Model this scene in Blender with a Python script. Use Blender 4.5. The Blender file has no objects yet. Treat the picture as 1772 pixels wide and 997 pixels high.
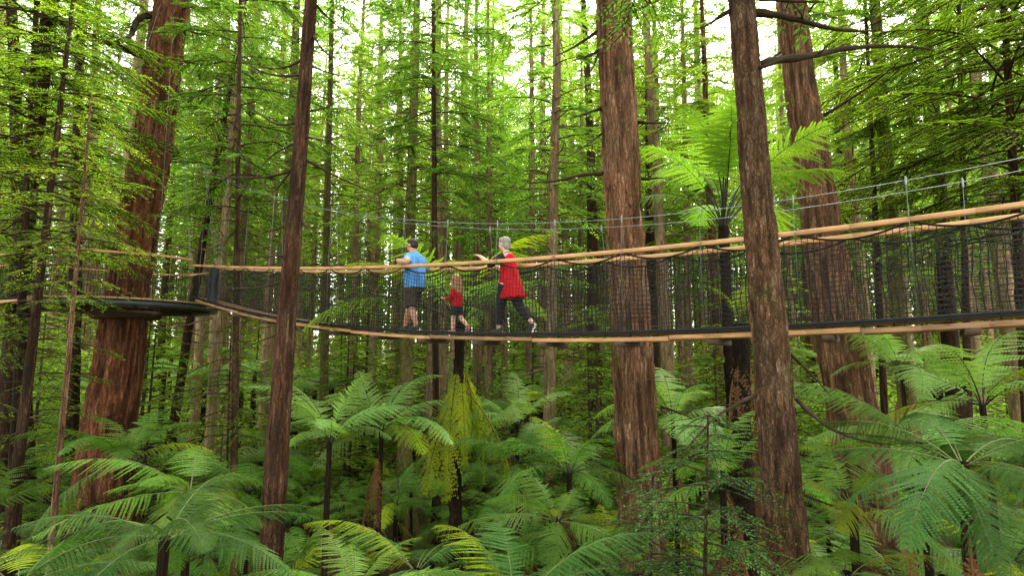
import bpy, math
import numpy as np
from mathutils import Vector, Matrix

R = np.random.default_rng(11)
C = bpy.context.scene.collection
rad = math.radians
# ------------------------------------------------------------------ camera
FPX, PITCH, CZ = 950.0, rad(6.8), 5.5
cam = bpy.data.cameras.new("camera"); cam.lens = 36 * FPX / 1772; cam.sensor_width = 36
cam.clip_end = 500; cam.clip_start = 0.05
camo = bpy.data.objects.new("camera", cam); C.objects.link(camo)
camo.location = (0, 0, CZ); camo.rotation_euler = (rad(90) + PITCH, 0, 0)
bpy.context.scene.camera = camo

def at(px, py, Y):
    """a point of the place at distance Y from the viewpoint, on the line of sight (px, py)"""
    rx = (px - 886) / FPX; uy = (498.5 - py) / FPX
    ry = math.cos(PITCH) - uy * math.sin(PITCH); rz = math.sin(PITCH) + uy * math.cos(PITCH)
    return np.array([rx / ry * Y, Y, CZ + rz / ry * Y])

# ------------------------------------------------------------------ noise
def vnoise(x, y, seed=0, px=0):
    """value noise, optionally periodic in x with period px"""
    xi = np.floor(x).astype(np.int64); yi = np.floor(y).astype(np.int64)
    fx = x - xi; fy = y - yi; fx = fx * fx * (3 - 2 * fx); fy = fy * fy * (3 - 2 * fy)
    def h(a, b):
        if px: a = np.mod(a, px)
        n = (a * 374761393 + b * 668265263 + seed * 1442695041) & 0xffffffff
        n = ((n ^ (n >> 13)) * 1274126177) & 0xffffffff
        return ((n ^ (n >> 16)) & 0xffff) / 65535.0
    return (h(xi, yi) * (1 - fx) + h(xi + 1, yi) * fx) * (1 - fy) + (h(xi, yi + 1) * (1 - fx) + h(xi + 1, yi + 1) * fx) * fy

def ground_z(x, y):
    x = np.asarray(x, float); y = np.asarray(y, float)
    t = np.clip((y - 14) / 46, 0, 1)
    return 3.0 * t * t * (3 - 2 * t) + 0.5 * (vnoise(x * .16 + 50, y * .16 + 50, 3) - .5) + .12 * (vnoise(x * .9 + 90, y * .9 + 90, 4) - .5) + 0.02 * np.abs(x) * np.clip(y / 30, 0, 1)

# ------------------------------------------------------------------ mesh building
class MB:
    def __init__(s): s.V = []; s.F = []; s.M = []; s.n = 0
    def add(s, V, F, mi=0):
        V = np.asarray(V, float).reshape(-1, 3); F = np.asarray(F, np.int64)
        s.V.append(V); s.F.append(F + s.n); s.M.append(np.full(len(F), mi)); s.n += len(V); return s
    def mesh(s, name, mats, smooth=True):
        V = np.concatenate(s.V); me = bpy.data.meshes.new(name)
        me.vertices.add(len(V)); me.vertices.foreach_set("co", V.astype(np.float32).ravel())
        idx = np.concatenate([f.ravel() for f in s.F]); tot = np.concatenate([np.full(len(f), f.shape[1]) for f in s.F])
        st = np.concatenate([[0], np.cumsum(tot)[:-1]])
        me.loops.add(len(idx)); me.loops.foreach_set("vertex_index", idx.astype(np.int32))
        me.polygons.add(len(tot)); me.polygons.foreach_set("loop_start", st.astype(np.int32)); me.polygons.foreach_set("loop_total", tot.astype(np.int32))
        me.polygons.foreach_set("material_index", np.concatenate(s.M).astype(np.int32))
        me.polygons.foreach_set("use_smooth", np.full(len(tot), bool(smooth)))
        me.update(calc_edges=True); me.validate()
        if getattr(s, 'att', None) is not None: me.attributes.new('furrow', 'FLOAT', 'POINT').data.foreach_set('value', s.att.astype(np.float32).ravel())
        for m in (mats if isinstance(mats, (list, tuple)) else [mats]): me.materials.append(m)
        return me

def unit(a): return a / np.maximum(np.linalg.norm(a, axis=-1, keepdims=True), 1e-9)

def frames(P, up=(0, 0, 1)):
    T = unit(np.gradient(P, axis=0)); up = np.asarray(up, float)
    S = np.cross(np.broadcast_to(up, T.shape), T)
    bad = np.linalg.norm(S, axis=1) < .15
    if bad.any():
        alt = np.cross(np.broadcast_to(np.array([0., 1, 0]), T.shape), T)
        S = alt if bad.mean() > .0 else S
    S = unit(S); N = np.cross(T, S)
    return T, S, N

def tube(mb, P, r, sides=6, mi=0, rb=None, up=(0, 0, 1), cap=True):
    P = np.asarray(P, float); n = len(P); r = np.broadcast_to(np.asarray(r, float), (n,)); rb = r if rb is None else np.broadcast_to(np.asarray(rb, float), (n,))
    T, S, N = frames(P, up)
    a = np.arange(sides) / sides * 2 * np.pi
    V = P[:, None] + S[:, None] * (np.cos(a)[None, :, None] * r[:, None, None]) + N[:, None] * (np.sin(a)[None, :, None] * rb[:, None, None])
    i = np.arange(n - 1)[:, None] * sides; j = np.arange(sides)[None]; k = (j + 1) % sides
    F = np.stack([i + j, i + k, i + sides + k, i + sides + j], -1).reshape(-1, 4)
    base = mb.n; mb.add(V, F, mi)
    if cap:
        mb.F.append(np.array([[base + q for q in range(sides)][::-1]])); mb.M.append(np.array([mi]))
        mb.F.append(np.array([[base + (n - 1) * sides + q for q in range(sides)]])); mb.M.append(np.array([mi]))

def box(mb, A, B, w, h, mi=0, up=(0, 0, 1), ch=.15):
    """bar with chamfered edges from A to B, w wide, h high"""
    A = np.asarray(A, float); B = np.asarray(B, float); T = unit(B - A); S = np.cross(up, T)
    S = unit(S if np.linalg.norm(S) > 1e-3 else np.array([1., 0, 0])); N = np.cross(T, S)
    c = min(w, h) * ch; a, b = w / 2, h / 2
    pr = [(-a + c, -b), (a - c, -b), (a, -b + c), (a, b - c), (a - c, b), (-a + c, b), (-a, b - c), (-a, -b + c)]
    V = [P + S * x + N * y for P in (A, B) for x, y in pr]
    F = [[i, (i + 1) % 8, 8 + (i + 1) % 8, 8 + i] for i in range(8)]
    base = mb.n; mb.add(V, F, mi)
    mb.F.append(np.array([[base + 7 - q for q in range(8)], [base + 8 + q for q in range(8)]])); mb.M.append(np.array([mi, mi]))

def leaves(mb, P, D, N, L, W, mi=0, mid=.45):
    """rhombic leaf faces"""
    n = len(P); L = np.broadcast_to(L, (n,))[:, None]; W = np.broadcast_to(W, (n,))[:, None]
    D = unit(D); S = unit(np.cross(D, N))
    V = np.stack([P, P + D * L * mid + S * W / 2, P + D * L, P + D * L * mid - S * W / 2], 1).reshape(-1, 3)
    mb.add(V, np.arange(n * 4).reshape(-1, 4), mi)

# ------------------------------------------------------------------ objects
def tag(o, label=None, cat=None, group=None, kind=None):
    if label: o['label'] = label
    if cat: o['category'] = cat
    if group: o['group'] = group
    if kind: o['kind'] = kind
    return o
def obj(name, me, parent=None):
    o = bpy.data.objects.new(name, me); C.objects.link(o)
    if parent: o.parent = parent
    return o
def thing(name, label, cat, loc=(0, 0, 0), rz=0, group=None):
    o = bpy.data.objects.new(name, None); C.objects.link(o); o.empty_display_size = .2
    o.location = [float(q) for q in loc]; o.rotation_euler = (0, 0, rz)
    return tag(o, label, cat, group)

# ------------------------------------------------------------------ materials
def newmat(name):
    m = bpy.data.materials.new(name); m.use_nodes = True; nt = m.node_tree; nt.nodes.clear()
    out = nt.nodes.new('ShaderNodeOutputMaterial'); return m, nt, out
def nd(nt, t, ins={}, **kw):
    n = nt.nodes.new('ShaderNode' + t)
    for k, v in kw.items(): setattr(n, k, v)
    for k, v in ins.items():
        if isinstance(v, bpy.types.NodeSocket): nt.links.new(v, n.inputs[k])
        else: n.inputs[k].default_value = v
    return n
def ramp(nt, fac, stops):
    n = nd(nt, 'ValToRGB', {0: fac}); e = n.color_ramp.elements
    while len(e) < len(stops): e.new(.5)
    for q, (p, c) in zip(e, stops): q.position = p; q.color = (*c, 1)
    return n.outputs[0]
def mixc(nt, f, a, b, mode='MIX'):
    n = nd(nt, 'MixRGB', {0: f}, blend_type=mode)
    for i, v in ((1, a), (2, b)):
        if isinstance(v, bpy.types.NodeSocket): nt.links.new(v, n.inputs[i])
        else: n.inputs[i].default_value = (*v, 1) if len(v) == 3 else v
    return n.outputs[0]

def bark_mat(name, dark, mid, light, moss=0.0, scale=1.0, streak=.09, bump=.9):
    m, nt, out = newmat(name)
    tc = nd(nt, 'TexCoord').outputs['Object']; rnd = nd(nt, 'ObjectInfo').outputs['Random']
    ofs = nd(nt, 'CombineXYZ', {2: nd(nt, 'Math', {0: rnd, 1: 37.}, operation='MULTIPLY').outputs[0]}).outputs[0]
    p = nd(nt, 'VectorMath', {0: tc, 1: ofs}, operation='ADD').outputs[0]
    mp = nd(nt, 'Mapping', {0: p, 3: (scale, scale, scale * streak)}).outputs[0]
    n1 = nd(nt, 'TexNoise', {'Vector': mp, 'Scale': 24., 'Detail': 9., 'Roughness': .75, 'Distortion': .35}).outputs[0]
    n3 = nd(nt, 'TexNoise', {'Vector': nd(nt, 'Mapping', {0: p, 3: (scale, scale, scale * .35)}).outputs[0], 'Scale': 60., 'Detail': 4., 'Roughness': .7}).outputs[0]
    n2 = nd(nt, 'TexNoise', {'Vector': p, 'Scale': 1.7, 'Detail': 4., 'Roughness': .6}).outputs[0]
    n0 = nd(nt, 'TexNoise', {'Vector': nd(nt, 'Mapping', {0: p, 3: (scale, scale, scale * streak * 1.6)}).outputs[0], 'Scale': 9., 'Detail': 3., 'Roughness': .6, 'Distortion': .5}).outputs[0]
    n1 = mixc(nt, .45, n1, n0)
    hgt = nd(nt, 'Math', {0: n1, 1: nd(nt, 'Math', {0: n3, 1: .3}, operation='MULTIPLY').outputs[0]}, operation='ADD').outputs[0]
    c = ramp(nt, hgt, [(.53, dark), (.62, mid), (.69, mid), (.78, light)])
    c = mixc(nt, nd(nt, 'MapRange', {0: nd(nt, 'Attribute', attribute_name='furrow').outputs['Fac'], 1: .3, 2: .85, 3: 0., 4: .8}).outputs[0], c, dark)  # shade in the trunk mesh's furrows put into the bark colour
    c = mixc(nt, nd(nt, 'MapRange', {0: n2, 1: .35, 2: .7, 3: 0., 4: .75}).outputs[0], c, mixc(nt, 1., c, (1.25, .92, .75), 'MULTIPLY'))
    if moss: 
        n4 = nd(nt, 'TexNoise', {'Vector': p, 'Scale': 2.6, 'Detail': 6., 'Roughness': .65}).outputs[0]
        c = mixc(nt, nd(nt, 'MapRange', {0: n4, 1: .62 - moss * .3, 2: .75 - moss * .2, 3: 0., 4: .85}).outputs[0], c, mixc(nt, n1, (.05, .06, .012), (.2, .22, .06)))
    c = nd(nt, 'HueSaturation', {'Color': c, 'Value': nd(nt, 'MapRange', {0: rnd, 3: .7, 4: 1.25}).outputs[0]}).outputs[0]
    dist = nd(nt, 'VectorMath', {0: p, 1: nd(nt, 'VectorMath', {0: nd(nt, 'TexNoise', {'Vector': p, 'Scale': 5. * scale, 'Detail': 3.}).outputs[1], 1: (.10 / scale, .10 / scale, .5 / scale)}, operation='MULTIPLY').outputs[0]}, operation='ADD').outputs[0]
    mv = nd(nt, 'Mapping', {0: dist, 3: (scale, scale, scale * streak * 1.15)}).outputs[0]
    e1 = nd(nt, 'TexVoronoi', {'Vector': mv, 'Scale': 17.}, feature='DISTANCE_TO_EDGE').outputs['Distance']
    e2 = nd(nt, 'TexVoronoi', {'Vector': mv, 'Scale': 41.}, feature='DISTANCE_TO_EDGE').outputs['Distance']
    pc_ = nd(nt, 'TexVoronoi', {'Vector': mv, 'Scale': 17.}).outputs['Color']
    k1 = nd(nt, 'MapRange', {0: e1, 1: 0., 2: .13}).outputs[0]; k2 = nd(nt, 'MapRange', {0: e2, 1: 0., 2: .15, 3: .35, 4: 1.}).outputs[0]
    kk = nd(nt, 'Math', {0: k1, 1: k2}, operation='MULTIPLY').outputs[0]
    c = mixc(nt, 1., c, ramp(nt, nd(nt, 'SeparateColor', {0: pc_}).outputs[0], [(0., (.7, .66, .62)), (.5, (1., 1., 1.)), (1., (1.3, 1.34, 1.36))]), 'MULTIPLY')
    c = mixc(nt, nd(nt, 'MapRange', {0: kk, 3: .68, 4: 0.}).outputs[0], c, dark)
    c = mixc(nt, 1., c, (1.45, 1.42, 1.4), 'MULTIPLY')
    hgt = nd(nt, 'Math', {0: hgt, 1: nd(nt, 'Math', {0: kk, 1: .6}, operation='MULTIPLY').outputs[0]}, operation='ADD').outputs[0]
    bp = nd(nt, 'Bump', {'Strength': bump, 'Distance': .05, 'Height': hgt}).outputs[0]
    bs = nd(nt, 'BsdfPrincipled', {'Base Color': c, 'Roughness': .93, 'Specular IOR Level': .15, 'Normal': bp})
    nt.links.new(bs.outputs[0], out.inputs[0]); return m

def leaf_mat(name, c0, c1, c2, trans=.45, tgain=(1.5, 1.6, .7), rough=.5, ns=.8, brown=0.0):
    m, nt, out = newmat(name)
    isl = nd(nt, 'NewGeometry').outputs['Random Per Island']; tc = nd(nt, 'TexCoord').outputs['Object']
    oi = nd(nt, 'ObjectInfo'); rnd = oi.outputs['Random']
    p = nd(nt, 'VectorMath', {0: tc, 1: oi.outputs['Location']}, operation='ADD').outputs[0]
    n = nd(nt, 'TexNoise', {'Vector': p, 'Scale': ns, 'Detail': 3., 'Roughness': .6}).outputs[0]
    f = nd(nt, 'Math', {0: nd(nt, 'Math', {0: isl, 1: .35}, operation='MULTIPLY').outputs[0], 1: nd(nt, 'MapRange', {0: n, 1: .3, 2: .7, 3: 0., 4: .65}).outputs[0]}, operation='ADD').outputs[0]
    c = ramp(nt, f, [(.0, c0), (.5, c1), (1., c2)])
    if brown: c = mixc(nt, nd(nt, 'Math', {0: isl, 1: 1 - brown}, operation='GREATER_THAN').outputs[0], c, (.16, .07, .02))
    c = nd(nt, 'HueSaturation', {'Color': c, 'Hue': nd(nt, 'MapRange', {0: rnd, 3: .485, 4: .51}).outputs[0], 'Value': nd(nt, 'MapRange', {0: rnd, 3: .75, 4: 1.25}).outputs[0]}).outputs[0]
    d = nd(nt, 'BsdfPrincipled', {'Base Color': c, 'Roughness': rough, 'Specular IOR Level': .12}).outputs[0]
    t = nd(nt, 'BsdfTranslucent', {0: mixc(nt, 1., c, tgain, 'MULTIPLY')}).outputs[0]
    nt.links.new(nd(nt, 'MixShader', {0: trans, 1: d, 2: t}).outputs[0], out.inputs[0]); return m

def plain(name, col, rough=.6, metal=0., spec=.4, var=.25, scale=8., stretch=(1, 1, 1), bump=0., coat=None):
    m, nt, out = newmat(name); tc = nd(nt, 'TexCoord').outputs['Object']
    n = nd(nt, 'TexNoise', {'Vector': nd(nt, 'Mapping', {0: tc, 3: stretch}).outputs[0], 'Scale': scale, 'Detail': 5., 'Roughness': .6}).outputs[0]
    c = mixc(nt, nd(nt, 'MapRange', {0: n, 1: .3, 2: .7}).outputs[0], [q * (1 - var) for q in col], [min(1, q * (1 + var)) for q in col])
    ins = {'Base Color': c, 'Roughness': rough, 'Metallic': metal, 'Specular IOR Level': spec}
    if bump: ins['Normal'] = nd(nt, 'Bump', {'Strength': bump, 'Distance': .01, 'Height': n}).outputs[0]
    nt.links.new(nd(nt, 'BsdfPrincipled', ins).outputs[0], out.inputs[0]); return m

M = {}
M['redwood'] = bark_mat('redwood_bark', (.02, .011, .007), (.15, .080, .045), (.30, .19, .12))
M['redder'] = bark_mat('red_bark', (.03, .013, .008), (.23, .10, .05), (.42, .23, .13))
M['greybark'] = bark_mat('grey_brown_bark', (.03, .017, .010), (.175, .10, .06), (.35, .235, .15), moss=.15)
M['brownbark'] = bark_mat('brown_scaly_bark', (.025, .014, .008), (.15, .095, .055), (.30, .21, .13), moss=.1, streak=.22, scale=1.5)
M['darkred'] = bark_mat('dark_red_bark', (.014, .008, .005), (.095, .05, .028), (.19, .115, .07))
M['farbark'] = bark_mat('far_conifer_bark', (.08, .06, .035), (.27, .20, .12), (.44, .35, .22), moss=.35, streak=.12, bump=.7)  # paler bark copy: distance lightening put into the colour
M['mossbark'] = bark_mat('mossy_bark', (.05, .04, .015), (.18, .14, .06), (.3, .26, .13), moss=.9, streak=.3)
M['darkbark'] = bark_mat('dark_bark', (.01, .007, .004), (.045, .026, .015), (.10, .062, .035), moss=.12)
M['twig'] = plain('twig_bark', (.045, .032, .02), .9, spec=.1, var=.5, scale=6)
M['deadtwig'] = plain('dead_twig_bark', (.15, .10, .06), .9, spec=.1, var=.5, scale=6)
M['fernbark'] = bark_mat('tree_fern_trunk_fibre', (.006, .004, .003), (.03, .02, .012), (.075, .052, .034), streak=.3, scale=1.6)
M['skirt'] = leaf_mat('dead_frond_brown', (.06, .03, .012), (.17, .09, .035), (.34, .22, .09), trans=.25, tgain=(1.2, 1, .8), rough=.8)
M['stipe'] = plain('fern_stipe', (.016, .02, .008), .55, var=.5, scale=9)
M['greenstipe'] = plain('fern_green_stipe', (.10, .13, .03), .5, var=.4, scale=9)
M['far'] = leaf_mat('far_conifer_needles', (.065, .15, .030), (.17, .31, .06), (.34, .46, .11), trans=.6, tgain=(1.6, 1.6, .6), brown=.02)  # leaf colour brightened in place of haze between the far trees
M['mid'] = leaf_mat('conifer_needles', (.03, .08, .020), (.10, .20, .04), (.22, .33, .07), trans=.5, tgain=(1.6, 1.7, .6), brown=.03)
M['understory'] = leaf_mat('bright_understory_leaves', (.12, .22, .025), (.27, .42, .05), (.46, .58, .10), trans=.5, tgain=(1.4, 1.5, .6), ns=.35)  # bright leaf colour carries the green glow under the far trees
M['lime'] = leaf_mat('yellow_green_needles', (.06, .12, .014), (.18, .29, .03), (.38, .46, .06), trans=.55, tgain=(1.5, 1.6, .5), brown=.03)
M['hemlock'] = leaf_mat('dark_fresh_needles', (.022, .065, .014), (.06, .15, .03), (.12, .25, .05), trans=.35, tgain=(1.4, 1.6, .8), ns=1.5)
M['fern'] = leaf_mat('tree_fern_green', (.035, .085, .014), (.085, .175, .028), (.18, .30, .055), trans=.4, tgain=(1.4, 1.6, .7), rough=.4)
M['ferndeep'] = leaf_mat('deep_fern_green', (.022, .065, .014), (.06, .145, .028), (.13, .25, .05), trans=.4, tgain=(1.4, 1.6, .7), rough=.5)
M['fernglow'] = leaf_mat('fern_backlit_tint', (.10, .20, .03), (.22, .38, .05), (.38, .54, .10), trans=.55, tgain=(1.4, 1.5, .6), rough=.5)  # brightest fern copy; back-lit glow put into the colour
M['fernlit'] = leaf_mat('fern_lit_tint', (.05, .115, .018), (.125, .24, .035), (.25, .39, .07), trans=.45, tgain=(1.4, 1.5, .6), rough=.4)  # lit copy of the fern green, sunlight held in the colour
M['fernfar'] = leaf_mat('far_fern_green', (.12, .23, .06), (.26, .42, .12), (.42, .58, .23), trans=.45, tgain=(1.4, 1.5, .7), rough=.45, ns=.4)  # colour raised to brighten ferns that stand in shade
M['fernold'] = leaf_mat('ageing_fern_olive', (.12, .18, .012), (.28, .36, .022), (.50, .54, .04), trans=.5, tgain=(1.4, 1.4, .5), rough=.6, brown=.015)
M['timber'] = plain('fresh_pine_timber', (.68, .40, .20), .6, var=.18, scale=5, stretch=(.6, .6, 9), bump=.15)
M['decktimber'] = plain('weathered_deck_timber', (.38, .23, .12), .75, var=.3, scale=7, bump=.2)
M['darktimber'] = plain('dark_timber', (.07, .045, .028), .85, var=.4, scale=7)
M['rope'] = plain('black_net_rope', (.006, .007, .007), .85, var=.3)
M['edge'] = plain('black_edge_rope', (.006, .006, .007), .75, var=.3, scale=20, bump=.2)
M['steel'] = plain('galvanised_steel', (.22, .25, .26), .4, metal=.6, var=.15)
M['rim'] = plain('grey_green_pipe', (.045, .06, .062), .35, var=.2)

def timber(name, col, var):
    m, nt, out = newmat(name); tc = nd(nt, 'TexCoord').outputs['Object']
    rt_ = nd(nt, 'Mapping', {0: tc, 2: (0, 0, rad(35))}).outputs[0]; st = nd(nt, 'Mapping', {0: rt_, 3: (.6, 14, 14)}).outputs[0]
    n = nd(nt, 'TexNoise', {'Vector': st, 'Scale': 5., 'Detail': 6., 'Roughness': .65, 'Distortion': .6}).outputs[0]
    g_ = nd(nt, 'TexNoise', {'Vector': rt_, 'Scale': 1.6, 'Detail': 4.}).outputs[0]
    kn = nd(nt, 'TexVoronoi', {'Vector': nd(nt, 'Mapping', {0: rt_, 3: (2.2, 9, 9)}).outputs[0], 'Scale': 1.3}).outputs['Distance']
    c = ramp(nt, n, [(.3, [q * (1 - var) for q in col]), (.55, col), (.75, [min(1, q * 1.15) for q in col])])
    c = mixc(nt, nd(nt, 'MapRange', {0: g_, 1: .45, 2: .7, 3: 0., 4: .5}).outputs[0], c, [col[0] * .62, col[1] * .58, col[2] * .55])
    c = mixc(nt, nd(nt, 'MapRange', {0: kn, 1: .06, 2: .16, 3: .8, 4: 0.}).outputs[0], c, (.12, .05, .02))
    bs = nd(nt, 'BsdfPrincipled', {'Base Color': c, 'Roughness': .65, 'Specular IOR Level': .25, 'Normal': nd(nt, 'Bump', {'Strength': .4, 'Distance': .01, 'Height': n}).outputs[0]}); nt.links.new(bs.outputs[0], out.inputs[0]); return m
M['timber'] = timber('fresh_pine_timber', (.66, .375, .175), .5); M['decktimber'] = timber('weathered_deck_timber', (.42, .25, .13), .5)

# ground
m, nt, out = newmat('forest_floor')
tc = nd(nt, 'TexCoord').outputs['Object']
a = nd(nt, 'TexNoise', {'Vector': tc, 'Scale': 3., 'Detail': 8., 'Roughness': .7}).outputs[0]
b = nd(nt, 'TexNoise', {'Vector': tc, 'Scale': 40., 'Detail': 4., 'Roughness': .7}).outputs[0]
c = mixc(nt, b, ramp(nt, a, [(.3, (.018, .011, .006)), (.5, (.06, .033, .017)), (.68, (.035, .05, .012))]), (.11, .06, .03))
bs = nd(nt, 'BsdfPrincipled', {'Base Color': c, 'Roughness': .95, 'Normal': nd(nt, 'Bump', {'Strength': 1., 'Distance': .05, 'Height': b}).outputs[0]})
nt.links.new(bs.outputs[0], out.inputs[0]); M['ground'] = m

# ------------------------------------------------------------------ world and sun
w = bpy.data.worlds.new("World"); bpy.context.scene.world = w; w.use_nodes = True; nt = w.node_tree; nt.nodes.clear()
SUN_EL, SUN_AZ = rad(58), rad(25)      # azimuth from +Y towards +X
sky = nd(nt, 'TexSky', sky_type='NISHITA', sun_disc=False, sun_elevation=SUN_EL, sun_rotation=SUN_AZ, air_density=1., dust_density=3.)
hs = nd(nt, 'HueSaturation', {'Color': sky.outputs[0], 'Saturation': .28, 'Value': 7.8})
bg = nd(nt, 'Background', {0: mixc(nt, 1., hs.outputs[0], (1.05, 1.0, .88), 'MULTIPLY'), 1: .15}); o_ = nt.nodes.new('ShaderNodeOutputWorld'); nt.links.new(bg.outputs[0], o_.inputs[0])
sl = bpy.data.lights.new('sun', 'SUN'); sl.energy = 5.0; sl.angle = rad(5); sl.color = (1, .95, .85)
so = bpy.data.objects.new('sun', sl); C.objects.link(so)
dv = Vector((math.sin(SUN_AZ) * math.cos(SUN_EL), math.cos(SUN_AZ) * math.cos(SUN_EL), math.sin(SUN_EL)))
so.rotation_euler = dv.to_track_quat('Z', 'Y').to_euler(); so.location = (0, 0, 40)

# ------------------------------------------------------------------ terrain
gx = np.linspace(-110, 110, 221); gy = np.concatenate([np.linspace(-20, 40, 121), np.linspace(41, 160, 60)])
X, Y = np.meshgrid(gx, gy); Z = ground_z(X, Y); nx = len(gx)
i, j = np.meshgrid(np.arange(nx - 1), np.arange(len(gy) - 1)); q = (j * nx + i).ravel()
g = MB().add(np.stack([X, Y, Z], -1), np.stack([q, q + 1, q + nx + 1, q + nx], -1))
tag(obj('ground', g.mesh('ground', M['ground'])), 'dark brown forest floor under the ferns', 'ground', kind='structure')

# ------------------------------------------------------------------ trunks
def trunk(path, rr, sides=48, dz=.25, amp=.05, freq=14, seed=0, lobes=.0, zs=.35, knots=0):
    """fluted trunk; path = control points, rr = radii"""
    mb = MB(); path = np.asarray(path, float); L = np.concatenate([[0], np.cumsum(np.linalg.norm(np.diff(path, axis=0), axis=1))])
    n = max(3, int(L[-1] / dz)); s = np.linspace(0, L[-1], n)
    P = np.stack([np.interp(s, L, path[:, k]) for k in range(3)], 1); r = np.interp(s, L, rr)
    ker = max(1, int(.8 / dz)) ; 
    if ker > 1:
        Pp = np.pad(P, ((ker, ker), (0, 0)), mode='reflect', reflect_type='odd'); kk = np.ones(2 * ker + 1) / (2 * ker + 1)
        P = np.stack([np.convolve(Pp[:, k], kk, 'valid') for k in range(3)], 1)
    zs = zs * 1.6; th = np.arange(sides) / sides; A, S = np.meshgrid(th, s)
    wob = (vnoise(A * 3, S * .35, seed + 5, 3) - .5) * 1.2
    rid = vnoise((A * freq + wob), S * zs, seed, freq); rid2 = vnoise(A * freq * 2 + wob * 2, S * zs * 3, seed + 1, freq * 2); big = vnoise(A * 5, S * .15, seed + 2, 5)
    rid3 = vnoise(A * freq * 4 , S * zs * 9, seed + 11, freq * 4)
    sh = 1 - np.abs(rid * 2 - 1) ** .8; hh = 1 + amp * (sh * 1.2 + rid2 * .7 + rid3 * .5 - 1.2) + lobes * (big - .5)
    kr = np.random.default_rng(seed + 77)
    for _ in range(knots):
        a0, s0 = kr.random(), kr.uniform(0, L[-1]); da = np.abs((A - a0 + .5) % 1 - .5) * 2 * np.pi; ds = (S - s0) / .9 / max(.12, r.mean())
        d2 = da ** 2 * 4 + ds ** 2 * 6; hh += .14 * np.exp(-d2 * 4) - .2 * np.exp(-d2 * 28)
    rad_ = r[:, None] * hh
    V = P[:, None] + np.stack([np.cos(A * 2 * np.pi) * rad_, np.sin(A * 2 * np.pi) * rad_, 0 * A], -1)
    i = np.arange(n - 1)[:, None] * sides; j = np.arange(sides)[None]; k = (j + 1) % sides
    mb.add(V, np.stack([i + j, i + k, i + sides + k, i + sides + j], -1).reshape(-1, 4)); mb.att = np.clip(1.15 - (sh * .8 + rid2 * .25 + rid3 * .2), 0, 1)
    return mb, P, r

def curl_branch(mb, base, az, L, r0, rise=.1, droop=.4, up=.35, rnd=R, sub=2, n=9, sides=5):
    t = np.linspace(0, 1, n); d = np.array([math.cos(az), math.sin(az), 0]); s = np.array([-d[1], d[0], 0])
    bend = rnd.uniform(-.18, .18) * L; jit = np.cumsum(rnd.normal(0, .012 * L, (n, 3)), 0); jit[0] = 0
    P = base + d * (t[:, None] * L) + s * (bend * t[:, None] ** 2) + np.array([0, 0, 1.]) * (L * (rise * t - droop * t ** 2 + up * t ** 3))[:, None] + jit
    tube(mb, P, r0 * (1 - .8 * t), sides)
    for _ in range(sub):
        q = rnd.integers(2, n - 1); az2 = az + rnd.choice([-1, 1]) * rnd.uniform(.5, 1.1); l2 = L * rnd.uniform(.2, .45); t2 = np.linspace(0, 1, 5)
        d2 = np.array([math.cos(az2), math.sin(az2), 0])
        tube(mb, P[q] + d2 * (t2[:, None] * l2) + np.array([0, 0, 1.]) * (l2 * rnd.uniform(-.4, .3) * t2 ** 1.5)[:, None], r0 * .4 * (1 - .8 * t2), 4)
    return P

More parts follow.
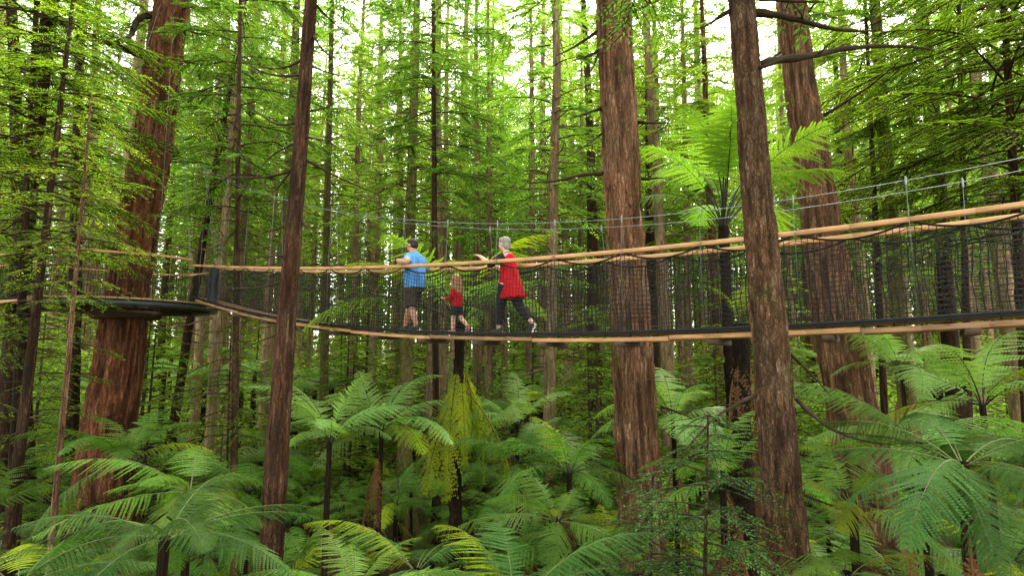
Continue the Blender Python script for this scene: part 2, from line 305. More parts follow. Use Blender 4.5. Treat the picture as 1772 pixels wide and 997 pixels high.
# ------------------------------------------------------------------ conifer crowns
def crown(seed, H, Rad, nb, el=.11, ew=.03, tw=.28, step=.06, prof=0, z0=0., droop=.5, mb=None, wood=None, azr=None, sparse=1.0, hang=.15):
    r = np.random.default_rng(seed); mb = mb or MB(); wood = wood or MB()
    PP, DD, NN, LL = [], [], [], []
    for b in range(nb):
        h = (b + r.random()) / nb; az = b * 2.39996 + r.uniform(-.5, .5)
        if azr is not None: az = r.uniform(*azr)
        pr = {0: min(1, .45 + h * 3) * (1 - h) ** .75, 1: (1 - h) ** .6, 2: math.sin(math.pi * min(1, .18 + h * .82)) ** .6}[prof]
        L = Rad * max(.12, pr) * r.uniform(.65, 1.15)
        d = np.array([math.cos(az), math.sin(az), 0]); sd = np.array([-d[1], d[0], 0]); n = 9; t = np.linspace(0, 1, n)
        rise = r.uniform(.0, .35); dr = droop * r.uniform(.7, 1.4); bend = r.uniform(-.25, .25) * L
        P = np.array([0, 0, z0 + h * H]) + d * (t[:, None] * L) + sd * (bend * t[:, None] ** 2) + np.array([0, 0, 1.]) * (L * (rise * t - dr * t ** 2 + .28 * dr * t ** 3))[:, None]
        tube(wood, P, (.007 + .008 * L) * (1 - .85 * t), 4, cap=False)
        nt_ = max(3, int(L * .82 / tw)); ts = np.sort(r.uniform(.16 if L < 1 else .28, 1, nt_ * 2))
        for k, tt in enumerate(ts):
            if r.random() > sparse: continue
            b0 = np.array([np.interp(tt, t, P[:, c]) for c in range(3)]); tg = unit(np.array([np.interp(min(1, tt + .05), t, P[:, c]) - np.interp(max(0, tt - .05), t, P[:, c]) for c in range(3)]))
            side = (1 if k % 2 else -1); sv = unit(np.cross([0, 0, 1.], tg)) * side
            l = (L * .42 * (1 - tt) + .22 + tw * .35) * r.uniform(.7, 1.2); ang = r.uniform(.55, 1.1)
            dd = unit(tg * math.cos(ang) + sv * math.sin(ang) + np.array([0, 0, r.uniform(-hang, .12) - hang * .5]))
            m_ = max(3, int(l / step)); u = np.linspace(.04, 1, m_)
            pts = b0 + dd * (u[:, None] * l) + np.array([0, 0, -1.]) * (hang * l * u ** 2)[:, None]
            tube(wood, pts[[0, m_ // 2, -1]], np.array([.005, .004, .002]) * (1 + L * .3), 3, cap=False)
            s2 = unit(np.cross([0, 0, 1.], dd)); alt = np.where(np.arange(m_) % 2, 1, -1)[:, None]
            for sg in (1, -1):
                ee = unit(dd * .75 + s2 * alt * sg * .72 + r.normal(0, .13, (m_, 3)))
                PP.append(pts); DD.append(ee); NN.append(np.array([0, 0, 1.]) + r.normal(0, .35, (m_, 3))); LL.append(el * (1.15 - .5 * u) * r.uniform(.7, 1.25, m_))
            PP.append(pts[-1:]); DD.append(dd[None]); NN.append(np.array([[0, 0, 1.]])); LL.append(np.array([el]))
    PP = np.concatenate(PP); DD = np.concatenate(DD); NN = np.concatenate(NN); LL = np.concatenate(LL)
    leaves(mb, PP, DD, NN, LL, LL * (ew / el))
    return mb, wood

# prototypes for the background forest: trunk + branches + crown, unit = metres
PROTO = []
for v in range(5):
    r = np.random.default_rng(100 + v); H = 31.
    zz = np.linspace(-1, H, 9); bend = np.cumsum(r.normal(0, .05, (9, 2)), 0)
    tb, P, rr = trunk(np.column_stack([bend, zz]), np.interp(zz, [-1, 1, 12, H], [.36, .28, .2, .03]), 20, .45, .12, 8, 50 + v, .06)
    cb = [9., 11., 7.5, 12, 8.5][v]
    mb, wd = crown(200 + v, H - cb, [3.1, 2.6, 3.4, 2.8, 2.9][v], [105, 95, 115, 85, 100][v], el=.185, ew=.06, tw=.26, step=.075, sparse=[1, .7, 1, .75, .9][v], z0=cb, droop=[.5, .35, .6, .45, .55][v])
    db = MB(); pz = lambda z: np.array([np.interp(z, P[:, 2], P[:, 0]), np.interp(z, P[:, 2], P[:, 1]), z])
    for k in range(46):
        z = 3 + (cb + 7 - 3) * (k + r.random()) / 46
        curl_branch(db, pz(z), r.uniform(0, 6.28), r.uniform(.5, 2.6) * (.5 + z / 14), .03, r.uniform(-.1, .4), r.uniform(.3, .8), r.uniform(.1, .6), r, 2, 8, 4)
    PROTO.append((tb.mesh('far_trunk', M['farbark']), wd.mesh('crown_limbs', M['twig']), mb.mesh('crown', M['far']), db.mesh('dead_branches', M['deadtwig'])))

def forest_tree(x, y, v, s, rz, label, group, lean=(0, 0), girth=1.0, name='conifer_tree', leafm=None, barkm=None):
    z = float(ground_z(x, y)); t = thing(name, label, 'tree', (x, y, z), rz, group); t.rotation_euler = (lean[0], lean[1], rz)
    for nm, me, g in (('trunk', PROTO[v][0], girth), ('limbs', PROTO[v][1], 1), ('crown', PROTO[v][2], 1), ('bare_branches', PROTO[v][3], 1)):
        o = obj(nm, me, t); o.scale = (s * g, s * g, s)
        if nm == 'crown' and leafm: o.material_slots[0].link = 'OBJECT'; o.material_slots[0].material = leafm
        if nm == 'trunk' and barkm: o.material_slots[0].link = 'OBJECT'; o.material_slots[0].material = barkm
    return t

occupied = []
def spot_px(px, Y):      # plan position of a trunk seen at px
    p = at(px, 612, Y); return p[0], p[1]
# trees one can pick out: px at eye level, distance, trunk girth factor, label
named_far = [
 (1010, 33, 1., 'far trunk filling the upper gap left of the centre redwood', None, 3),
 (1240, 23, .8, 'slim leafy conifer between the tall black tree fern and the scaly trunk', M['greybark'], 2),
 (645, 30, 1., 'far trunk in the gap above the man', None, 2),
 (872, 42, 1., 'far trunk in the bright gap above the grey-haired woman', None, 1),
 (330, 32, 1., 'far trunk in the gap right of the top of the platform redwood', None, 2),
 (1155, 30, .9, 'straight trunk filling the bright gap right of the centre redwood', None, 2),
 (1215, 34, .9, 'distant trunk in the bright gap left of the scaly trunk', None, 0),
 (1180, 40, 1., 'far trunk in the bright gap above the tall black tree fern', None, 4),
 (704, 19.5, 1.0, 'pale lichen-covered trunk rising behind the man in blue', M['mossbark'], 0),
 (741, 22, 1.15, 'straight grey trunk just right of the lichen-covered one', None, 3),
 (765, 27, .9, 'slim trunk close behind the black stems of the middle tree fern', None, 1),
 (947, 19, .8, 'light brown trunk standing alone right of the woman in red', None, 2),
 (916, 25, .8, 'slender trunk between the woman in red and the lone light brown trunk', None, 1),
 (846, 26, .65, 'very slim trunk seen between the child and the woman', None, 4),
 (1566, 17, 1.0, 'mossy green trunk under the bridge right of the leaning redwood', M['mossbark'], 3),
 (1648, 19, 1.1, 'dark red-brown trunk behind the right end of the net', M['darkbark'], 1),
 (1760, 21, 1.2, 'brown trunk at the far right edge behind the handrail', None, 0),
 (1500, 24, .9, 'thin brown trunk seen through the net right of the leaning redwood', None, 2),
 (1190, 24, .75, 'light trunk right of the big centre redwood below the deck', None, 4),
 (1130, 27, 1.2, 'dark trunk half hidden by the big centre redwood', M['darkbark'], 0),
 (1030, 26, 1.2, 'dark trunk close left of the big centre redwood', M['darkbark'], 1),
 (1240, 29, .8, 'slim trunk behind the tall black tree fern', None, 2),
 (610, 25, .8, 'slender trunk left of the man behind the net', None, 1),
 (565, 21, .6, 'thin mossy trunk right of the slim foreground tree', M['mossbark'], 4),
 (403, 23, .9, 'grey trunk halfway between the platform and the slim foreground tree', None, 2),
 (372, 20, .75, 'pale trunk beyond the bridge entrance of the platform', None, 3),
 (345, 27, .8, 'thin pale trunk right of the platform among the saplings', None, 0),
 (480, 22, 1.0, 'greenish trunk partly behind the slim foreground tree', M['mossbark'], 1),
]
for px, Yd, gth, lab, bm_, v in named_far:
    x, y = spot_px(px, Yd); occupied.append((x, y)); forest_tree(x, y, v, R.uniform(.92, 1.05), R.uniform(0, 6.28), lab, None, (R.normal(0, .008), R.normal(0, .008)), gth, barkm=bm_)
# dark leaning trunks on the left
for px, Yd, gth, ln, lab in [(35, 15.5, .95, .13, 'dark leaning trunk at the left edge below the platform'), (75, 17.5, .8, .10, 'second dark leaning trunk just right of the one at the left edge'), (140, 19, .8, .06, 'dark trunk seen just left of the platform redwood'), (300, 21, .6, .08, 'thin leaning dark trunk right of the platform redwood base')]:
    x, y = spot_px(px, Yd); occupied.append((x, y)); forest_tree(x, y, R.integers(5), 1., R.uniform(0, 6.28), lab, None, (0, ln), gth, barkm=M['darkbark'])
main_xy = [at(*q)[:2] for q in ((215, 612, 15.3), (1096, 612, 10.5), (1435, 612, 13), (1340, 612, 5.6), (498, 612, 8.6))]
occupied += [tuple(q) for q in main_xy]
for x, y, v in ((-10.5, 3, 0), (-5.5, -3, 2), (1, -5, 4), (6, -2.5, 0), (10.5, 5.5, 2), (-13.5, 10, 4), (13, 10.5, 0), (15.8, 14.5, 4)):  # added, mostly out of view, so their crowns shade the foreground
    tt_ = forest_tree(x, y, v, 1.0, x * 2., 'tall conifer added beside the viewpoint so its crown shades the ferns', 'conifers added around the viewpoint for shade'); occupied.append((x, y))
cnt = 0; tries = 0
while cnt < 135 and tries < 9000:
    tries += 1; y = 19 + 50 * R.random() ** .85; x = R.uniform(-1.05, 1.05) * y
    if min((x - a) ** 2 + (y - b) ** 2 for a, b in occupied) < (2.5 if y < 30 else 2.9) ** 2: continue
    px = 886 + FPX * x / y
    if y < 45 and 865 < px < 885: continue
    if y < 26 and (R.random() < .45 or px < 330 or px > 1480): continue
    occupied.append((x, y)); cnt += 1; v = int(R.integers(5)); near = y < 32
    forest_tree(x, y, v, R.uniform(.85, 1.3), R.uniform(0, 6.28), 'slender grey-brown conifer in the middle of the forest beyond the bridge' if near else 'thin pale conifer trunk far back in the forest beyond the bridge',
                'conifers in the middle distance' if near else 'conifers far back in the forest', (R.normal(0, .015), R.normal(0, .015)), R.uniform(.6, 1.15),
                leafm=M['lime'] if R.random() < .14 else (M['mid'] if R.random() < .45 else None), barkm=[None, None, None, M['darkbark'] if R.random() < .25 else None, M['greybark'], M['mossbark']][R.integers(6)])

# bright understory saplings between the trunks
SAP = []
for v in range(3):
    mb, wd = crown(300 + v, 4.6, 1.5, 46, el=.12, ew=.042, tw=.2, step=.06, prof=1, z0=.3, droop=.3); tb = MB(); tube(tb, [(0, 0, -.3), (0.03, 0, 2), (0, .02, 4.9)], [.05, .035, .01], 8)
    SAP.append((tb.mesh('sapling_stem', M['twig']), wd.mesh('sapling_twigs', M['twig']), mb.mesh('sapling_foliage', M['lime'])))
cnt = 0
while cnt < 60:
    y = R.uniform(15.5, 52); x = R.uniform(-1, 1) * y
    if min((x - a) ** 2 + (y - b) ** 2 for a, b in occupied) < 1.0: continue
    cnt += 1; v = int(R.integers(3)); t = thing('sapling', 'bright green young conifer growing between the trunks beyond the bridge', 'sapling', (x, y, ground_z(x, y)), R.uniform(0, 6.28), 'young conifers under the tall trees')
    s = R.uniform(.6, 1.7)
    for nm, me in zip(('stem', 'twigs', 'foliage'), SAP[v]): o = obj(nm, me, t); o.scale = (s * 1.15, s * 1.15, s)

# far woods behind everything: nobody could count these
mb = MB(); r = np.random.default_rng(9)
for k in range(520):
    y = r.uniform(62, 100); x = r.uniform(-1.15, 1.15) * y; z = float(ground_z(x, y)); H = r.uniform(26, 44)
    tube(mb, [(x, y, z - .5), (x + r.normal(0, .3), y, z + H)], [.3, .05], 5, mi=1, cap=False)
    n = 1050; h = r.random(n) ** .7; aa = r.uniform(0, 6.28, n); rr = 3.2 * np.sqrt(r.random(n)) * (1.05 - h) ** .6 * np.where(h < .3, .5 + h, 1)
    keep = np.sin(h * 26 + aa * 2 + k) > -.35; h, aa, rr = h[keep], aa[keep], rr[keep]
    P = np.column_stack([x + np.cos(aa) * rr, y + np.sin(aa) * rr, z + 6 + (H - 5) * h - rr * .4])
    D = np.column_stack([np.cos(aa), np.sin(aa), r.uniform(-.6, .1, len(aa))]); leaves(mb, P, D, np.array([0, 0, 1.]) + r.normal(0, .4, P.shape), r.uniform(.45, 1.0, len(P)), r.uniform(.2, .42, len(P)))
n = 62000; y = r.uniform(56, 95, n); x = r.uniform(-1.15, 1.15, n) * y; zz = ground_z(x, y) + r.random(n) ** 1.1 * 11
D = r.normal(0, 1, (n, 3)); leaves(mb, np.column_stack([x, y, zz]), D, np.array([0, 0, 1.]) + r.normal(0, .5, (n, 3)), r.uniform(.4, .9, n), r.uniform(.2, .4, n))
tag(obj('distant_woods', mb.mesh('distant_woods', [M['far'], M['farbark']])), 'green mass of far-off woods in haze-pale colour closing the view', 'woods', kind='stuff')

# ------------------------------------------------------------------ the big trees
t_tops = []
def big_tree(name, label, pts, Y, bark, seed, sides=130, dz=.045, amp=.13, freq=20, top=17, lobes=.05, zs=.5, knots=10):
    """pts = (px centre, py, px width) samples seen on the trunk, top to bottom"""
    P, rr = [], []
    for px, py, wd in pts:
        p = at(px, py, Y); P.append(p); rr.append(wd / 2 / FPX * Y * .94 / math.sqrt(1 + ((px - 886) / FPX) ** 2))
    P = np.array(P)[::-1]; rr = np.array(rr)[::-1]
    d = (P[1] - P[0]) / (P[1][2] - P[0][2]); gz = float(ground_z(P[0][0], Y)) - .4
    if P[0][2] > gz: P = np.vstack([P[0] - d * (P[0][2] - gz), P]); rr = np.concatenate([[rr[0] * 1.12], rr])
    d = (P[-1] - P[-3]) / (P[-1][2] - P[-3][2]); P = np.vstack([P, P[-1] + d * (top - P[-1][2])]); rr = np.append(rr, rr[-1] * .7)
    t = thing(name, label, 'tree', (P[0][0], Y, gz)); off = np.array([P[0][0], Y, gz])
    mb, PP, r_ = trunk(P - off, rr, sides, dz, amp, freq, seed, lobes, zs, knots)
    obj('trunk', mb.mesh(name + '_trunk', bark), t); t_tops.append((PP[-1], r_[-1])); return t, off

T1, o1 = big_tree('redwood_tree', 'huge red-barked redwood carrying the round timber platform',
    [(299, 0, 69), (280, 130, 72), (265, 250, 74), (240, 380, 78), (222, 500, 80), (208, 620, 92), (190, 740, 102), (176, 860, 116)], 15.3, M['redder'], 1, sides=140, freq=26, knots=14)
T3, o3 = big_tree('redwood_tree', 'thick grey-brown redwood behind the net right of the woman in red',
    [(1061, 0, 64), (1068, 150, 65), (1075, 300, 68), (1084, 450, 70), (1093, 600, 73), (1103, 800, 78), (1115, 997, 80)], 10.5, M['greybark'], 2, knots=14)
T4, o4 = big_tree('conifer_tree', 'brown scaly trunk standing in front of the bridge with two long bare limbs high up',
    [(1283, 0, 50), (1295, 150, 52), (1307, 300, 56), (1320, 450, 62), (1333, 600, 66), (1349, 800, 71), (1368, 997, 75)], 5.6, M['brownbark'], 3, freq=16, zs=1.1, dz=.03, top=11, knots=12, amp=.11)
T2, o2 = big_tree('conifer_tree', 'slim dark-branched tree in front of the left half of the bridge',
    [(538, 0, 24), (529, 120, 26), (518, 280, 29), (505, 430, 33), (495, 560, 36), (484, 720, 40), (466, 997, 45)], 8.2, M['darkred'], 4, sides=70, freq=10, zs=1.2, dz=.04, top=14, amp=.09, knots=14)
T5, o5 = big_tree('redwood_tree', 'leaning redwood behind the net right of the scaly foreground trunk',
    [(1368, 0, 57), (1385, 150, 60), (1408, 300, 68), (1430, 450, 78), (1448, 580, 86), (1480, 740, 96)], 13, M['greybark'], 5, sides=120, knots=8)

def limb(mb, pts, Y, r0, off, sub=0, sides=7, r=R, taper=.8):
    """limb through seen points; Y may be a pair (start, end)"""
    Ys = np.linspace(Y[0], Y[1], len(pts)) if isinstance(Y, tuple) else [Y] * len(pts)
    K = np.array([at(px, py, y) for (px, py), y in zip(pts, Ys)]) - off
    s = np.concatenate([[0], np.cumsum(np.linalg.norm(np.diff(K, axis=0), axis=1))]); n = max(8, int(s[-1] / .08)); u = np.linspace(0, s[-1], n)
    P = np.stack([np.interp(u, s, K[:, c]) for c in range(3)], 1); k = 3
    Pp = np.pad(P, ((k, k), (0, 0)), mode='edge'); P2 = np.stack([np.convolve(Pp[:, c], np.ones(2 * k + 1) / (2 * k + 1), 'valid') for c in range(3)], 1); P2[0] = P[0]; P = P2
    P += np.cumsum(r.normal(0, r0 * .07, P.shape), 0)
    tube(mb, P, r0 * (1 - taper * (u / s[-1]) ** 1.0) * (1 + .12 * np.sin(u * 17)), sides)
    for _ in range(sub):
        q = r.integers(n // 4, n - 1); az = r.uniform(0, 6.28); curl_branch(mb, P[q], az, r.uniform(.2, .7), r0 * .3, r.uniform(-.2, .3), .2, .1, r, 1, 6, 4)

def limbs(tree, off, specs, name='bare_branch', mat='twig', k=1.35):
    for s in specs:
        mb = MB(); limb(mb, s[0], s[1], s[2] * k, off, s[3] if len(s) > 3 else 1); obj(name, mb.mesh(name, M[mat]), tree)
limbs(T1, o1, [([(252, 98), (200, 82), (130, 52), (60, 24), (-40, 5)], (15, 12.5), .075, 4), ([(262, 25), (238, 30), (232, 52), (212, 68), (180, 72), (130, 60), (90, 78)], (15, 13), .07, 4),
   ([(322, 5), (345, 18), (380, 22)], (15, 15.5), .04, 1), ([(318, 105), (350, 112), (392, 106)], (15, 14.5), .035, 1), ([(310, 160), (345, 160), (385, 142)], (15, 14.5), .03, 1), ([(320, 50), (350, 58), (380, 60)], (15, 14.5), .03, 1),
   ([(230, 226), (200, 226), (150, 224)], (14.6, 13), .035, 2), ([(322, 60), (300, 30), (290, 0)], (14.5, 14), .02, 0)])
limbs(T4, o4, [([(1306, 22), (1345, 22), (1400, 38), (1450, 52), (1520, 54)], (5.6, 5.9), .034, 2), ([(1318, 112), (1345, 102), (1400, 96), (1460, 80), (1530, 76), (1625, 80)], (5.6, 6.0), .036, 2),
   ([(1262, 18), (1240, 32), (1212, 52)], (5.6, 5.9), .02, 1), ([(1312, 118), (1340, 110), (1370, 96)], (5.5, 5.2), .014, 0), ([(1300, -6), (1360, 2), (1440, 5)], (5.6, 5.8), .022, 1),
   ([(1378, 690), (1430, 745), (1480, 765), (1560, 770)], (5.6, 5.0), .017, 2), ([(1308, 685), (1270, 700), (1220, 735), (1170, 800)], (5.5, 5.0), .014, 2), ([(1370, 615), (1410, 655), (1440, 690)], (5.6, 6.2), .012, 1),
   ([(1390, 857), (1440, 876), (1470, 890)], (5.6, 5.4), .011, 1), ([(1322, 895), (1290, 905), (1240, 935)], (5.6, 5.2), .014, 2)])
limbs(T3, o3, [([(1040, 50), (1000, 78), (958, 98)], (10.5, 11), .03, 2), ([(1038, 85), (1022, 95), (982, 108)], (10.5, 10), .028, 1), ([(1042, 187), (1010, 198), (982, 206)], (10.5, 10), .026, 0),
   ([(1046, 300), (1000, 302), (960, 315), (905, 316)], (10.5, 10), .034, 2), ([(1102, 211), (1130, 213), (1165, 211)], (10.5, 10), .03, 0), ([(1090, 22), (1120, 8), (1160, -10)], (10.5, 11), .02, 1),
   ([(1110, 310), (1140, 310), (1150, 307)], (10.5, 10), .022, 0), ([(1034, 95), (1025, 120), (1010, 140)], (10.4, 10), .018, 0), ([(1145, 705), (1175, 715), (1205, 730)], (10.4, 9.6), .02, 1), ([(1042, 230), (1000, 262), (950, 290)], (10.5, 9.5), .014, 1)])
limbs(T2, o2, [([(545, 6), (575, 40), (610, 68)], (8.2, 8.8), .017, 1), ([(542, 60), (560, 90), (592, 104)], (8.2, 7.6), .016, 1), ([(525, 100), (505, 115), (460, 120), (440, 105)], (8.2, 8.8), .017, 2), ([(524, 130), (480, 132), (440, 120), (380, 70)], (8.2, 9.4), .018, 2),
   ([(535, 110), (565, 128), (610, 132)], (8.2, 8.8), .012, 1), ([(532, 192), (560, 190), (600, 165)], (8.2, 8.8), .015, 1), ([(510, 213), (480, 218), (430, 185), (360, 112)], (8.2, 9.2), .016, 3), ([(528, 236), (560, 244), (590, 240)], (8.2, 7.8), .014, 1),
   ([(502, 296), (460, 308), (400, 308), (345, 300)], (8.2, 8.8), .018, 2), ([(528, 276), (570, 300), (610, 318), (680, 350)], (8.2, 9.3), .015, 2), ([(493, 392), (470, 400), (450, 400)], (8.2, 8.2), .013, 0), ([(497, 445), (470, 440), (430, 450)], (8.2, 7.6), .012, 1),
   ([(488, 486), (460, 498), (420, 500), (372, 499)], (8.2, 8.6), .014, 1), ([(522, 382), (540, 405), (545, 412)], (8.2, 8.2), .012, 0), ([(512, 565), (530, 585), (555, 585)], (8.2, 7.9), .012, 0), ([(482, 578), (450, 590), (410, 610)], (8.2, 7.8), .012, 1),
   ([(470, 690), (450, 700), (430, 703)], (8.2, 8.3), .011, 0), ([(535, 60), (520, 40), (480, 10)], (8.2, 9.2), .014, 1), ([(505, 250), (470, 268), (420, 330)], (8.2, 9.4), .012, 2), ([(500, 300), (470, 340), (400, 240), (350, 160)], (8.2, 10), .011, 2)])
limbs(T5, o5, [([(1425, 200), (1480, 165), (1530, 130), (1562, 100)], (13, 12), .035, 2), ([(1350, 90), (1335, 100), (1300, 120)], (13, 12), .03, 1), ([(1395, 25), (1410, 5), (1430, -20)], (13, 12.5), .03, 0), ([(1430, 235), (1450, 228), (1475, 205)], (13, 12), .03, 0), ([(1342, 240), (1320, 250), (1300, 248)], (13, 12), .03, 0)])
for t, off, sd, hb, Rr, top_ in ((T1, o1, 31, 15.5, 4.6, 12), (T3, o3, 32, 13.2, 4.8, 12), (T5, o5, 33, 15.3, 4.4, 12), (T4, o4, 34, 10.2, 4.2, 12), (T2, o2, 35, 12., 4.2, 12)):
    mb, wd = crown(sd, 13, Rr, 58, el=.13, ew=.04, tw=.25, step=.07, z0=hb, droop=.6)  # crowns above the view, widened to shade the foreground
    tp, tr = t_tops[{31: 0, 32: 1, 33: 4, 34: 2, 35: 3}[sd]]; lean = (tp[0], tp[1]); hb = max(hb, tp[2] - 1.5 if sd != 31 else hb)
    for nm, bb, mt in (('limbs', wd, M['twig']), ('crown', mb, M['mid'])): o = obj(nm, bb.mesh(nm, mt), t); o.location = (*lean, 0)
    tb, _, _ = trunk([tp - [0, 0, .3], (lean[0], lean[1], hb + 13)], [tr * .98, .03], 16, .4, .1, 8, sd); o = obj('leader', tb.mesh('leader', M['redwood']), t)

# ------------------------------------------------------------------ nearer leafy conifers
def leafy(name, label, base, top, r0, Y, sd, H0, Rad, nb, mat, el=.075, ew=.02, tw=.15, step=.04, prof=2, droop=.45, barkm='darkbark', hang=.15, ext=0, sparse=1.0):
    A = at(*base, Y); B = at(*top, Y); d = (B - A) / (B[2] - A[2]); gz = float(ground_z(A[0], Y)) - .3; G = A - d * (A[2] - gz)
    B = B + d * ext; t = thing(name, label, 'tree', G); tb, _, _ = trunk([(0, 0, 0), (A - G) * .5, A - G, B - G], [r0, r0 * .9, r0 * .8, r0 * .25], 24, .12, .1, 8, sd); obj('trunk', tb.mesh(name + '_trunk', M[barkm]), t)
    z0 = H0 - gz; Hc = B[2] - H0; mb, wd = crown(sd, Hc, Rad, nb, el, ew, tw, step, prof, z0, droop, hang=hang, sparse=sparse)
    tilt = d[:2]
    for nm, bb, mt in (('limbs', wd, M['twig']), ('crown', mb, M[mat])):
        me = bb.mesh(nm, mt); n = len(me.vertices); co = np.empty(n * 3, np.float32); me.vertices.foreach_get('co', co); co = co.reshape(-1, 3); co[:, 0] += tilt[0] * co[:, 2]; me.vertices.foreach_set('co', co.ravel()); me.update()
        obj(nm, me, t)
    return t
leafy('young_redwood', 'leafy young redwood in front of the platform with drooping sprays', (20, 900), (105, 180), .12, 10.5, 41, 5.8, 1.75, 50, 'lime', ext=2.5)
leafy('young_redwood', 'bright yellow-green redwood filling the upper left corner', (20, 900), (60, 60), .13, 12.5, 42, 7.6, 3.4, 80, 'lime', ext=4, el=.09, ew=.026)
leafy('young_redwood', 'slim sapling in front of the platform tree with thin pale stem', (95, 880), (150, 260), .06, 9.0, 43, 6.3, 1.05, 28, 'lime', ext=1, barkm='greybark')
leafy('young_redwood', 'leafy conifer hanging its light sprays over the upper right corner', (1790, 900), (1740, 60), .16, 12, 44, 8.0, 4.2, 95, 'lime', ext=4, el=.09, ew=.027)
leafy('young_redwood', 'green conifer behind the upper right sprays near the right edge', (1680, 900), (1660, 40), .14, 15.5, 45, 8.5, 3.2, 70, 'mid', ext=5, el=.1, ew=.03)
leafy('young_redwood', 'leafy conifer just right of the leaning redwood above the cables', (1530, 700), (1500, 60), .12, 16.5, 46, 8.8, 2.6, 60, 'lime', ext=5, el=.1, ew=.03)
leafy('young_redwood', 'feathery conifer between the platform redwood and the slim foreground tree', (405, 800), (415, 60), .11, 14.5, 47, 8.6, 2.3, 55, 'mid', ext=5, el=.1, ew=.03, barkm='brownbark')
leafy('young_redwood', 'conifer with dense crown above the child', (755, 800), (750, 40), .13, 16, 48, 10.2, 2.6, 55, 'mid', ext=5, el=.1, ew=.03)
leafy('young_redwood', 'low bright green sapling left of the platform under the handrail', (30, 960), (60, 470), .05, 12, 49, 3.4, 1.6, 40, 'lime')
leafy('young_redwood', 'low leafy sapling right of the platform under the bridge', (390, 900), (400, 560), .04, 14.5, 50, 3.0, 1.5, 40, 'lime')
leafy('young_hemlock', 'dark green young conifer low down left of the scaly foreground trunk', (1215, 1300), (1225, 720), .035, 5.0, 51, 2.7, 1.1, 46, 'hemlock', el=.045, ew=.013, tw=.1, step=.026, prof=1, droop=.25, hang=.2)
leafy('young_hemlock', 'second dark young conifer in front of the centre redwood base', (1120, 1300), (1130, 820), .03, 5.6, 52, 2.3, .9, 34, 'hemlock', el=.045, ew=.013, tw=.1, step=.026, prof=1, droop=.25, hang=.2)

# ------------------------------------------------------------------ ferns
def frond(mb, L, arch=1.0, npin=26, npl=13, seed=0, width=.30, start=65, end=-35, mi=0, ms=1, fold=.25, stipe=.16, rs=.011, wilt=0.0, pd=.14):
    """bipinnate frond growing along +X from the origin, arching in XZ"""
    r = np.random.default_rng(seed); n = 40; t = np.linspace(0, 1, n)
    ang = np.radians(start + (end - start) * t ** arch); st = L / (n - 1)
    P = np.column_stack([np.concatenate([[0], np.cumsum(np.cos(ang[:-1]) * st)]), np.zeros(n), np.concatenate([[0], np.cumsum(np.sin(ang[:-1]) * st)])])
    P[:, 1] = L * r.uniform(-.07, .07) * t ** 2
    tube(mb, P, rs * (1.05 - t), 5, ms, cap=False)
    T = unit(np.gradient(P, axis=0)); B = np.array([0, 1., 0]); PP, DD, NN, LL, WW = [], [], [], [], []
    tp = np.linspace(stipe, .985, npin)
    for k, q in enumerate(tp):
        s = (q - stipe) / (1 - stipe); pl = L * width * (min(1, s * 3.2 + .30)) * (1 - s ** 2.2) ** .85 + .015 * L
        b0 = np.array([np.interp(q, t, P[:, c]) for c in range(3)]); tg = unit(np.array([np.interp(q, t, T[:, c]) for c in range(3)])); nn = unit(np.cross(tg, B))
        if nn[2] < 0: nn = -nn
        for sg in (1, -1):
            if r.random() < .035: continue
            l = pl * r.uniform(.78, 1.1); d0 = unit(B * sg * .92 + tg * (.28 + .45 * s + r.normal(0, .05)) - nn * (fold + r.normal(0, .06)))
            m = max(3, int(npl * (.35 + .65 * l / (L * width)))); u = np.linspace(.03, 1, m)
            sag = pd * r.uniform(.5, 2.2) * l * u ** 2 ; pts = b0 + d0 * (u[:, None] * l) + np.array([0, 0, -1.]) * sag[:, None] + tg * (.08 * l * u ** 2)[:, None]
            dl = unit(np.gradient(pts, axis=0) if m > 2 else np.repeat(d0[None], m, 0)); cx = unit(np.cross(dl, nn))
            pw = L * (1 - stipe) / npin * (.50 * (1.05 - u) ** .6 + .06); wl = l / m * 1.5
            mw = L * .0035 * (1.1 - u)[:, None]; Vm = np.concatenate([pts + cx * mw, pts - cx * mw]); mb.add(Vm, [[q_, q_ + 1, m + q_ + 1, m + q_] for q_ in range(m - 1)], mi)
            for s2 in (1, -1):
                PP.append(pts); DD.append(unit(cx * s2 + dl * .55 + r.normal(0, .04, (m, 3)))); NN.append(np.broadcast_to(nn, (m, 3))); LL.append(pw); WW.append(np.full(m, wl))
    leaves(mb, np.concatenate(PP), np.concatenate(DD), np.concatenate(NN), np.concatenate(LL), np.concatenate(WW), mi, mid=.30)

def frond_mesh(name, mat, stm, **k):
    mb = MB(); frond(mb, **k); return mb.mesh(name, [mat, stm])
HI = [frond_mesh('frond', M['fern'], M['stipe'], L=2.3, start=s, end=e, seed=i, arch=a, width=w*.78, npin=23, npl=12) for i, (s, e, a, w) in enumerate([(60, -30, 1., .27), (42, -45, .9, .29), (68, -12, 1.1, .26), (25, -50, .9, .3)])]
VHI = [frond_mesh('near_frond', M['ferndeep'], M['greenstipe'], L=2.3, start=s, end=e, seed=20 + i, arch=a, width=w*.8, npin=31, npl=20) for i, (s, e, a, w) in enumerate([(45, -28, 1., .27), (30, -40, .9, .28), (15, -30, .9, .29)])]
OLD = [frond_mesh('old_frond', M['fernold'], M['stipe'], L=2.7, start=-30 - 18 * i, end=-93, seed=40 + i, arch=.5, width=.15, npin=22, npl=10, pd=.9, stipe=.08) for i in range(3)]
DEAD = [frond_mesh('dead_frond', M['skirt'], M['skirt'], L=1.5, start=-50, end=-92, seed=50 + i, arch=.35, width=.13, npin=20, npl=7, pd=1.2, stipe=.1) for i in range(2)]
